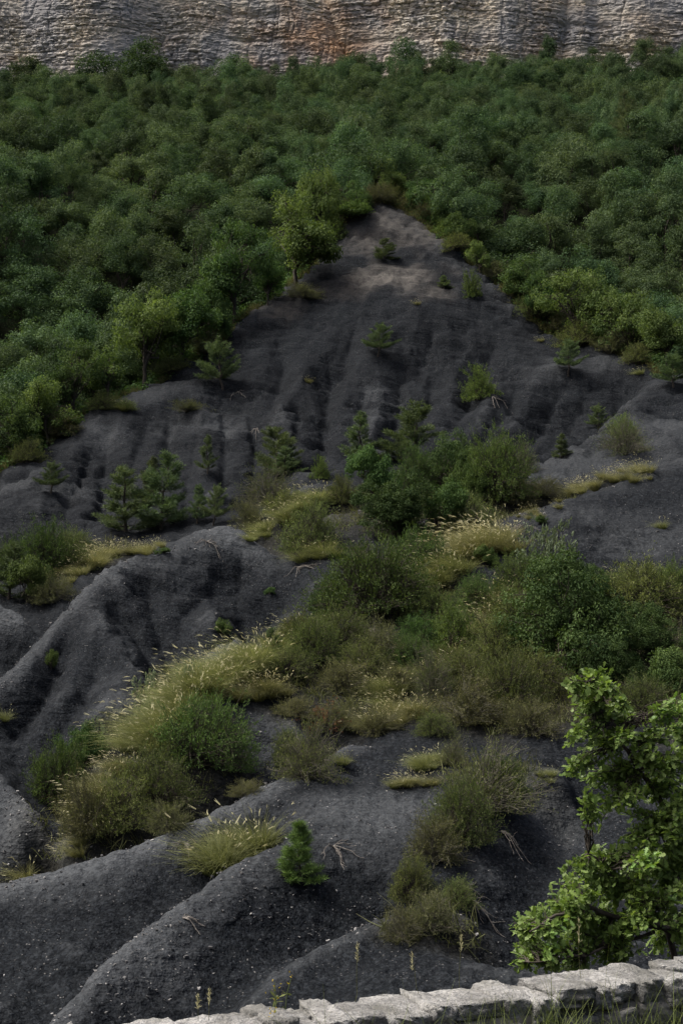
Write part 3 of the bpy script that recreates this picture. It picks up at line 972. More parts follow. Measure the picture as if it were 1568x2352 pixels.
def pine(seed, h=3.0, spread=0.9, whorls=11, bare=0.12, dens=1.0, needle=0.13, crown_pow=0.85, irregular=0.25):
    rs = np.random.RandomState(seed)
    g, w = Geo(), Geo()
    tr = wobble(rs, (0, 0, -0.2), (rs.normal() * 0.06 * h, rs.normal() * 0.06 * h, h), 9, 0.018)
    rad = np.linspace(0.026 * h, 0.004 * h, 9)
    w.tube(tr, rad, 6)
    tz = np.linspace(0, 1, 9)
    tp, td = [], []
    for k in range(whorls):
        t = bare + (1 - bare) * (k + 0.4 * rs.rand()) / whorls * 0.97
        nb = rs.randint(4, 7)
        a0 = rs.rand() * 6.28
        for j in range(nb):
            if rs.rand() < 0.24:
                continue
            az = a0 + j * 6.283 / nb + rs.normal() * 0.25
            L = spread * (1 - t) ** crown_pow * rs.uniform(1 - irregular, 1 + irregular) + 0.05 * h * (1 - t) + 0.06
            el = math.radians(8 + 42 * t + rs.normal() * 7)
            c = np.array([np.interp(t, tz, tr[:, i]) for i in range(3)])
            dr = np.array([math.cos(az) * math.cos(el), math.sin(az) * math.cos(el), math.sin(el)])
            s_ = np.linspace(0, 1, 6)[:, None]
            br = c + dr * L * s_ + np.array([0, 0, 1.0]) * L * (-0.18 * s_ + 0.30 * s_ ** 2)
            w.tube(br, np.linspace(0.0065 * h * (1 - t) + 0.006, 0.003, 6), 4)
            nt_ = max(5, int(dens * L * 18))
            for q in range(nt_):
                f = 0.22 + 0.78 * (q + rs.rand()) / nt_
                b0 = np.array([np.interp(f, s_[:, 0], br[:, i]) for i in range(3)])
                side = np.array([-dr[1], dr[0], 0.15]) * (1 if q % 2 else -1)
                tl = L * 0.42 * (1.08 - f) + 0.05
                e = b0 + norm(dr * 0.8 + side * rs.uniform(0.5, 1.0) + np.array([0, 0, 0.25])) * tl
                for s2 in np.linspace(0, 1, max(1, int(tl / 0.09)) + 1):
                    tp.append(b0 + (e - b0) * s2)
                    td.append(norm(e - b0 + np.array([0, 0, 0.02])))
    tp, td = np.array(tp), np.array(td)
    # leader
    ld = tr[-1] + np.array([[0, 0, z] for z in np.linspace(-0.25 * h, 0.0, 8)]) * np.array([1, 1, 0.6])
    tp = np.concatenate([tp, ld])
    td = np.concatenate([td, np.tile([[0, 0, 1.0]], (8, 1))])
    per = 9
    P0 = np.repeat(tp, per, 0) + rs.normal(size=(len(tp) * per, 3)) * 0.012
    Dn = norm(np.repeat(td, per, 0) * 0.75 + unit(rs, len(P0)) * 0.85 + np.array([0, 0, 0.18]))
    tint = np.clip(np.repeat(0.45 + 0.25 * rs.normal(size=len(tp)), per) + 0.12 * rs.normal(size=len(P0)), 0, 1)
    g.leaves(P0, Dn, unit(rs, len(P0)), needle * rs.uniform(0.7, 1.2, len(P0)), 0.022, tint)
    return g, w


def bush(seed, rx=1.0, rz=0.9, n=5200, leaf=0.055, stems=70, hollow=0.45, lump=0.35, upright=0.3, flop=0.0, fine=False):
    """dome-shaped shrub: stems from one root, small leaves in uneven tufts"""
    rs = np.random.RandomState(seed)
    g, w = Geo(), Geo()
    ns = stems
    d = unit(rs, ns * 3)
    d = d[d[:, 2] > -0.12][:ns]
    ns = len(d)
    lf = 1 + lump * 1.4 * pnoise(d[:, 0] * 2.1, d[:, 1] * 2.1, d[:, 2] * 2.1, seed % 40) + 0.12 * rs.normal(size=ns)
    E = d * lf[:, None] * np.array([rx, rx, rz])
    E[:, 2] = np.maximum(E[:, 2], -0.05 * rz) + 0.10 * rz
    E[:, 0] -= flop * rx * 0.5
    twp, twd, wt = [], [], []
    for i in range(ns):
        st = np.array([rs.normal() * 0.06 * rx, rs.normal() * 0.06 * rx, -0.06])
        pl = wobble(rs, st, E[i], 6, 0.05, 0.10)
        w.tube(pl, np.linspace(0.013 * rx + 0.003, 0.003, 6), 4)
        for q in range(5):
            a = pl[rs.randint(2, 5)]
            e = E[i] + rs.normal(size=3) * 0.22 * rx * np.array([1, 1, 0.7])
            e[2] = max(e[2], 0.02)
            twp.append((a, e))
            if fine or q < 2:
                w.tube(np.stack([a, (a + e) / 2 + rs.normal(size=3) * 0.02, e]), np.array([0.005, 0.004, 0.002]), 3)
    A = np.array([t[0] for t in twp])
    B = np.array([t[1] for t in twp])
    k = rs.randint(0, len(A), n)
    f = hollow + (1.06 - hollow) * rs.rand(n) ** 0.7
    pos = A[k] + (B[k] - A[k]) * f[:, None] + rs.normal(size=(n, 3)) * 0.035 * rx
    pos[:, 2] = np.maximum(pos[:, 2], 0.0)
    out = norm(B[k] - A[k])
    nrm = norm(0.4 * out + np.array([0, 0, 0.8]) + 0.6 * rs.normal(size=(n, 3)))
    ax = norm(out * 0.8 + 0.7 * rs.normal(size=(n, 3)) + np.array([0, 0, upright]))
    ct = rs.normal(size=len(A)) * 0.22
    tint = np.clip(0.42 + ct[k] + 0.2 * rs.normal(size=n) + 0.12 * (f - 0.7), 0, 1)
    L = leaf * rs.uniform(0.6, 1.35, n)
    g.leaves(pos, ax, nrm, L, L * (0.30 if fine else 0.58), tint)
    return g, w


def tussock(seed, h=0.9, r=0.22, blades=520, plumes=60, lean=(-0.35, -0.1), spread=0.5, W=0.008):
    """bunch grass: arching blades and nodding pale plumes"""
    rs = np.random.RandomState(seed)
    g, pl = Geo(), Geo()
    ln = np.array([lean[0], lean[1], 0.0])
    a = rs.rand(blades) * 6.283
    q = np.sqrt(rs.rand(blades))
    P0 = np.stack([np.cos(a) * q * r, np.sin(a) * q * r, np.full(blades, -0.03)], 1)
    D0 = norm(np.stack([np.cos(a) * q * spread, np.sin(a) * q * spread, np.ones(blades)], 1) + 0.13 * rs.normal(size=(blades, 3)) + 0.35 * ln)
    L = h * rs.uniform(0.45, 1.05, blades)
    bend = np.stack([np.cos(a) * q * 0.35, np.sin(a) * q * 0.35, -0.28 - 0.25 * rs.rand(blades)], 1) + ln * 0.75 + 0.08 * rs.normal(size=(blades, 3))
    g.ribbons(P0, D0, bend, L, W * rs.uniform(0.6, 1.3, blades), 4, np.clip(0.45 + 0.25 * rs.normal(size=blades), 0, 1))
    n = plumes
    if n:
        a = rs.rand(n) * 6.283
        q = np.sqrt(rs.rand(n))
        P0 = np.stack([np.cos(a) * q * r, np.sin(a) * q * r, np.full(n, -0.02)], 1)
        D0 = norm(np.stack([np.cos(a) * q * spread * 0.8, np.sin(a) * q * spread * 0.8, np.ones(n)], 1) + 0.1 * rs.normal(size=(n, 3)) + 0.3 * ln)
        bend = np.stack([np.cos(a) * q * 0.3, np.sin(a) * q * 0.3, -0.10 - 0.2 * rs.rand(n)], 1) + ln * rs.uniform(0.1, 1.0, (n, 1))
        L = h * rs.uniform(0.75, 1.12, n)
        E, T = g.ribbons(P0, D0, bend, L, 0.004, 4, 0.8, 0.9)
        T = norm(T)
        PL = h * rs.uniform(0.10, 0.19, n)
        droop = np.tile([[0, 0, -0.5]], (n, 1)) + ln * 0.5 + 0.3 * rs.normal(size=(n, 3))
        for s_ in range(3):
            pl.ribbons(E - T * 0.02 + rs.normal(size=(n, 3)) * 0.004, norm(T + rs.normal(size=(n, 3)) * 0.10), droop * 0.7, PL * rs.uniform(0.75, 1.05, n), W * 1.6, 3, rs.rand(n))
    return g, pl


def as_thing(name, loc, parts, label, cat, group=None, rz=0.0, scale=1.0, tilt=None, kind=None):
    """an Empty at the foot of the thing with one child for each part"""
    root = bpy.data.objects.new(name, None)
    root.empty_display_size = 0.2
    COL.objects.link(root)
    root.location = loc
    root.rotation_euler = (tilt[0] if tilt else 0, tilt[1] if tilt else 0, rz)
    root.scale = scale if hasattr(scale, '__len__') else (scale,) * 3
    tag(root, label, cat, group, kind)
    for pn, me in parts:
        po = obj(pn, me, root)
        if pn in ('plumes', 'blades', 'flowers', 'leaves', 'stems', 'seed_head'):
            po['kind'] = 'stuff'
    return root


SEED = random.Random(11)

# ------------------------------------------------------------------ the wood
def forest():
    crowns = []
    for i in range(9):
        rs = np.random.RandomState(200 + i)
        g, w = broadleaf(300 + i, rx=rs.uniform(2.3, 3.0), rz=rs.uniform(2.2, 3.0), zc=rs.uniform(2.2, 2.9), lobes=rs.randint(5, 9), n_cl=rs.randint(84, 104), per=110, leaf=0.165, cl=rs.uniform(0.19, 0.25), low=-0.6, limbs=9)
        crowns.append((g.mesh('broadleaf_crown', [M_FOREST]), w.mesh('broadleaf_trunk', [M_BARK], True)))
    conif = []
    for i in range(2):
        g, w = pine(400 + i, 8.5, 2.6, 13, 0.08, 0.16, 0.40, 0.75, 0.3)
        conif.append((g.mesh('dark_pine_crown', [M_PINE]), w.mesh('dark_pine_trunk', [M_BARK], True)))
    rs = np.random.RandomState(77)
    ridge_a, ridge_d = _ra, _rl[:, 1]
    spots = []
    y = 80.0
    row = 0
    while y < 207:
        sp = 3.5 if y < 120 else 3.7
        half = 0.262 * y + 3
        x = -half + (row % 2) * sp / 2
        while x < half:
            xx, yy = x + rs.normal() * 0.8, y + rs.normal() * 0.7
            rd = float(np.interp(xx / yy, ridge_a, ridge_d))
            if yy > rd + 2.6 and yy < 207 + 0.5 * rs.normal():
                spots.append((xx, yy))
            x += sp
        y += sp * 0.92
        row += 1
    n = 0
    spots.sort(key=lambda q: q[1])
    far = spots[268:]
    for k, (x, y) in enumerate(spots[:268]):
        sc = rs.uniform(0.56, 0.92)
        z = ground_z(x, y)
        if x > 0.02 * y and y < 140:
            zone, lab = 'trees of the wood right of the cone', 'green broadleaf tree in the lower wood right of the black cone'
        elif x < 0.01 * y and y < 140:
            zone, lab = 'trees of the wood left of the cone', 'green broadleaf tree in the lower wood left of the black cone'
        else:
            zone, lab = 'trees of the upper wood', 'dark green broadleaf tree in the upper wood between the black cone and cliff'
        cm, tm = crowns[rs.randint(len(crowns))]
        as_thing('broadleaf_tree', (x, y, z - 0.1), [('crown', cm), ('trunk', tm)], lab, 'tree', zone, rs.rand() * 6.28, (sc * rs.uniform(0.9, 1.1), sc * rs.uniform(0.9, 1.1), sc * rs.uniform(0.9, 1.45)))
        n += 1
    # the uppermost rows, too far to tell apart, are one mass
    pm = bpy.data.meshes.new('far_wood')
    pm.from_pydata([(x, y, ground_z(x, y) - 0.1) for x, y in far], [], [])
    fo = tag(obj('far_wood', pm), 'dense dark wood at the foot of the cliff', None, None, 'stuff')
    ng = bpy.data.node_groups.new('far_wood_trees', 'GeometryNodeTree')
    ng.interface.new_socket('Geometry', in_out='INPUT', socket_type='NodeSocketGeometry')
    ng.interface.new_socket('Geometry', in_out='OUTPUT', socket_type='NodeSocketGeometry')
    gi, go = ng.nodes.new('NodeGroupInput'), ng.nodes.new('NodeGroupOutput')
    iop = ng.nodes.new('GeometryNodeInstanceOnPoints')
    g2i = ng.nodes.new('GeometryNodeGeometryToInstance')
    protos = [next(o for o in bpy.data.objects if o.data is cm) for cm, _ in crowns[:7]]
    for po in protos:
        oi = ng.nodes.new('GeometryNodeObjectInfo')
        oi.transform_space = 'ORIGINAL'
        oi.inputs['Object'].default_value = po
        ng.links.new(oi.outputs['Geometry'], g2i.inputs[0])
    rv = ng.nodes.new('FunctionNodeRandomValue')
    rv.data_type = 'FLOAT_VECTOR'
    rv.inputs[0].default_value = (0, 0, 0)
    rv.inputs[1].default_value = (0.12, 0.12, 6.28)
    rsn = ng.nodes.new('FunctionNodeRandomValue')
    rsn.data_type = 'FLOAT_VECTOR'
    rsn.inputs[0].default_value = (0.5, 0.5, 0.45)
    rsn.inputs[1].default_value = (0.86, 0.86, 1.15)
    rsn.inputs['Seed'].default_value = 4
    ng.links.new(gi.outputs[0], iop.inputs['Points'])
    ng.links.new(g2i.outputs[0], iop.inputs['Instance'])
    iop.inputs['Pick Instance'].default_value = True
    ng.links.new(rv.outputs[0], iop.inputs['Rotation'])
    ng.links.new(rsn.outputs[0], iop.inputs['Scale'])
    ng.links.new(iop.outputs[0], go.inputs[0])
    md = fo.modifiers.new('trees', 'NODES')
    md.node_group = ng
    print('forest trees', n, len(far))
    # larger trees that stand out against the cliff
    for u, v, hv, wv, lab in [
        (55, 232, 105, 130, 'large dark tree at the left edge, its crown against the cliff'),
        (295, 215, 105, 185, 'broad domed dark tree overlapping the grey cliff left of the centre'),
        (545, 205, 80, 100, 'dark tree against the cliff left of the orange rock face'),
        (800, 188, 68, 80, 'small round tree under the orange folded cliff corner'),
        (935, 185, 95, 95, 'tall round dark tree against the cliff just right of the orange rock'),
        (1040, 180, 80, 90, 'round green tree against the pale cliff, right neighbour of the tall round tree'),
        (1265, 170, 85, 60, 'slender tree rising before the grey rock band near the cliff groove'),
        (1410, 178, 50, 80, 'low dark tree right of the vertical cliff groove')]:
        D = 201.0
        x = ray(u, v)[0] * D
        z = ground_z(x, D)
        zt = ray(u, v - hv * 1.12)[2] * D
        g, w = crowns[rs.randint(len(crowns))]
        bb = max(c for c in (q.co.z for q in g.vertices))
        s_z = max(0.6, (zt - z) / bb)
        s_x = wv / FV * D / 5.6
        as_thing('broadleaf_tree', (x, D, z - 0.1), [('crown', g), ('trunk', w)], lab, 'tree', 'trees outlined against the cliff', rs.rand() * 6, (s_x, s_x, s_z))
    for u, v, D, s, lab in [(1450, 455, 138, 1.0, 'dark conifer standing in the right-hand wood, broad and blackish'), (1370, 500, 128, 0.62, 'small blackish conifer in the right-hand wood beside a larger one')]:
        x = ray(u, v)[0] * D
        cm, tm = conif[0 if s > 0.8 else 1]
        as_thing('conifer_tree', (x, D, ground_z(x, D)), [('crown', cm), ('trunk', tm)], lab, 'tree', None, 1.0, s)

    # rank of lighter trees along the ridge, with their limbs showing
    edge = []
    for i in range(6):
        r2 = np.random.RandomState(500 + i)
        g, w = broadleaf(520 + i, rx=1.7, rz=1.45, zc=1.9, lobes=6, n_cl=78, per=115, leaf=0.135, cl=0.25, low=-0.8, limbs=22, trunk_r=0.10, lean=r2.uniform(-.3, .3), twigs=True)
        edge.append((g, w))
    em = [(g.mesh('edge_crown', [M_EDGE]), w.mesh('edge_trunk', [M_BARK], True)) for g, w in edge]
    lm = [(g.mesh('lime_crown', [M_LIME]), w.mesh('lime_trunk', [M_BARK], True)) for g, w in edge[:3]]
    T = [  # across, foot, height, width, lime?, label
        (680, 622, 165, 165, 1, 'spreading oak on the ridge left of the apex, crooked dark limbs showing'),
        (800, 615, 95, 110, 0, 'low leaning tree on the brink just right of the spreading oak'),
        (740, 480, 125, 90, 1, 'tall bright green tree behind the left shoulder of the apex'),
        (885, 455, 85, 80, 1, 'bright green sapling standing directly behind the apex of the cone'),
        (820, 470, 62, 60, 0, 'dull green bushy tree at the left foot of the apex tip'),
        (960, 470, 60, 70, 0, 'small green tree behind the grassy right side of the apex'),
        (540, 690, 170, 135, 0, 'feathery tree above the left ridge, left of the spreading oak'),
        (420, 780, 140, 150, 0, 'dense oak with black trunk on the left ridge above the thin pine'),
        (330, 820, 175, 160, 1, 'broad yellow green oak on the left slope with crooked limbs'),
        (250, 880, 110, 130, 0, 'rounded oak low on the left ridge with leaning trunks'),
        (110, 950, 95, 130, 1, 'arching bright crowned oak near the left edge above the ridge'),
        (30, 1040, 130, 110, 0, 'shadowy oak at the left edge behind the ridge foot'),
        (170, 900, 110, 110, 0, 'green oak standing between the arching oak and the rounded oak'),
        (480, 730, 110, 90, 0, 'small oak at the wood edge above the bare black shoulder'),
        (615, 680, 90, 80, 0, 'small tree on the pale brown bank left of the spreading oak'),
        (1060, 560, 85, 70, 0, 'green tree close behind the right shoulder of the apex'),
        (1100, 610, 65, 55, 1, 'yellow green sapling on the right ridge below the shoulder'),
        (1200, 665, 80, 110, 0, 'wide green tree on the right ridge above the olive bushes'),
        (1320, 765, 130, 135, 1, 'yellow green tiered oak standing on the right ridge'),
        (1440, 800, 150, 130, 0, 'tall green oak right of the yellow tiered oak'),
        (1530, 835, 140, 120, 0, 'green oak on the ridge near the right edge'),
        (1255, 700, 95, 90, 0, 'green oak between the wide tree and the yellow tiered oak'),
        (1380, 720, 110, 110, 0, 'dark leaved oak behind the yellow tiered oak'),
        (1010, 500, 60, 60, 0, 'small bushy tree on the right crest of the apex'),
    ]
    for i, (u, v, hv, wv, lime, lab) in enumerate(T):
        # foot stands on the ground just behind the crest at this bearing
        a = ray(u, v)[0]
        D = float(np.interp(a, ridge_a, ridge_d)) + (-1.0 if i in (0, 1, 4, 14, 16, 18) else 0.9 + (0.0 if v > 560 else 0.6))
        x = a * D
        z = ground_z(x, D)
        ztop = ray(u, v - hv)[2] * D
        cm, tm = (lm[i % 3] if lime else em[i % 6])
        s_z = max(0.55, (ztop - z) / 3.8)
        s_x = wv / FV * D / 3.7
        as_thing('oak_tree', (x, D, z - 0.05), [('crown', cm), ('trunk', tm)], lab, 'tree', 'trees along the ridge of the cone', SEED.random() * 6.28, (s_x, s_x, s_z))

    # brambles and saplings that fill the floor of the wood
    rs = np.random.RandomState(91)
    g = Geo()
    N = 3000
    yy = 80 * np.exp(rs.rand(N) * math.log(205 / 80))
    aa = rs.uniform(-0.27, 0.27, N)
    rd = np.interp(aa, ridge_a, ridge_d)
    ok = yy > rd + 0.8
    near = rs.rand(N) < 0.35
    yy = np.where(near, rd + rs.uniform(0.3, 3.0, N), yy)
    for a, y in zip(aa[ok | near], yy[ok | near]):
        x = a * y
        z = ground_z(x, y)
        m = 30
        R = rs.uniform(0.4, 0.9)
        u = unit(rs, m)
        u[:, 2] = np.abs(u[:, 2])
        pos = np.array([x, y, z]) + u * R * np.array([1.2, 1.2, 0.9]) * rs.uniform(0.5, 1, (m, 1))
        nr = norm(u + rs.normal(size=(m, 3)) * 0.6 + np.array([0, 0, 0.5]))
        g.leaves(pos, norm(np.cross(nr, rs.normal(size=(m, 3)))), nr, 0.2, 0.13, np.clip(0.3 + 0.2 * rs.normal(size=m), 0, 1))
    tag(obj('undergrowth', g.mesh('undergrowth', [M_EDGE])), 'low dark undergrowth on the floor of the wood', None, None, 'stuff')


forest()

# ------------------------------------------------------------------ pines on the bare slopes
def pines():
    protos = []
    for i, (sp, wh, br, dn, cp) in enumerate([(1.0, 11, 0.06, 0.75, 0.7), (0.8, 10, 0.16, 0.65, 0.75), (1.05, 8, 0.24, 0.65, 0.45), (0.7, 11, 0.05, 0.85, 0.75), (1.0, 10, 0.08, 0.75, 0.5)]):
        g, w = pine(600 + i, 3.0, sp, wh, br, dn, 0.19, cp, 0.5)
        protos.append((g.mesh('pine_needles', [M_PINE]), w.mesh('pine_trunk', [M_BARK], True)))
    g, w = pine(611, 3.0, 0.85, 14, 0.05, 0.7, 0.30, 0.7, 0.25)
    protos.append((g.mesh('young_needles', [M_YPINE]), w.mesh('young_trunk', [M_BARK], True)))
    rows = [  # across, foot, height, kind, width factor, label
        (512, 893, 115, 2, 1.0, 'thin ragged pine on the left ridge with a bare root beside it'),
        (118, 1132, 68, 2, 1.2, 'low spreading pine on the grey slope near the left edge'),
        (478, 1088, 90, 1, 0.8, 'faint slender pine on the cone face above the pine cluster'),
        (290, 1222, 150, 0, 1.15, 'bushy dark pine, leftmost of the cluster on the left knoll'),
        (370, 1216, 172, 0, 1.0, 'tallest pine of the cluster on the left knoll'),
        (343, 1160, 110, 1, 0.9, 'pine behind the tallest one in the knoll cluster'),
        (452, 1203, 95, 1, 0.9, 'small bare stemmed pine, third from the left on the knoll'),
        (490, 1207, 90, 2, 0.85, 'small pine at the right end of the knoll cluster'),
        (635, 1098, 115, 4, 1.2, 'rounded green pine left of the central gully foot'),
        (655, 1092, 70, 0, 1.3, 'low bushy pine touching the rounded pine at the gully foot'),
        (868, 818, 68, 2, 1.35, 'stunted pine high on the cone face below the tan shoulder'),
        (830, 1066, 122, 1, 1.05, 'slim pine standing at the foot of the cone, left of the full one'),
        (955, 1064, 140, 4, 1.3, 'full round pine at the foot of the cone face'),
        (1304, 860, 75, 2, 1.1, 'umbrella shaped little pine on the right part of the cone face'),
        (1289, 1052, 58, 3, 1.1, 'small dark pine beside the grey spur on the right'),
        (1374, 988, 58, 2, 1.0, 'sparse low pine on the cone face above the grey spur'),
        (1020, 660, 30, 3, 1.6, 'tiny bright pine on the pale shoulder under the apex'),
        (883, 598, 52, 0, 1.5, 'small dark pine on the upper cone below the apex'),
        (22, 1375, 135, 0, 1.0, 'dark pine at the left edge in the bushy hollow'),
        (690, 2022, 122, 5, 1.05, 'bright green young pine on the front spur beside the tall grass'),
        (626, 1520, 80, 0, 0.9, 'small spruce like pine on the grassy spur crest'),
        (1545, 890, 75, 2, 1.3, 'low pine at the right edge on the ridge end'),
        (1035, 1215, 60, 3, 1.0, 'pale green young pine among the bushes of the bench'),
    ]
    for i, (u, v, hv, k, wf, lab) in enumerate(rows):
        h = spot(u, v)
        s = hv * h.y / FV / 3.0
        as_thing('pine_tree', (h.x, h.y, h.z), [('crown', protos[k][0]), ('trunk', protos[k][1])], lab, 'tree', 'pines on the black slopes', i * 2.1, (s * wf * 1.18, s * wf * 1.18, s * SEED.uniform(0.94, 1.05)), (SEED.uniform(-.1, .1), SEED.uniform(-.1, .1)))


pines()


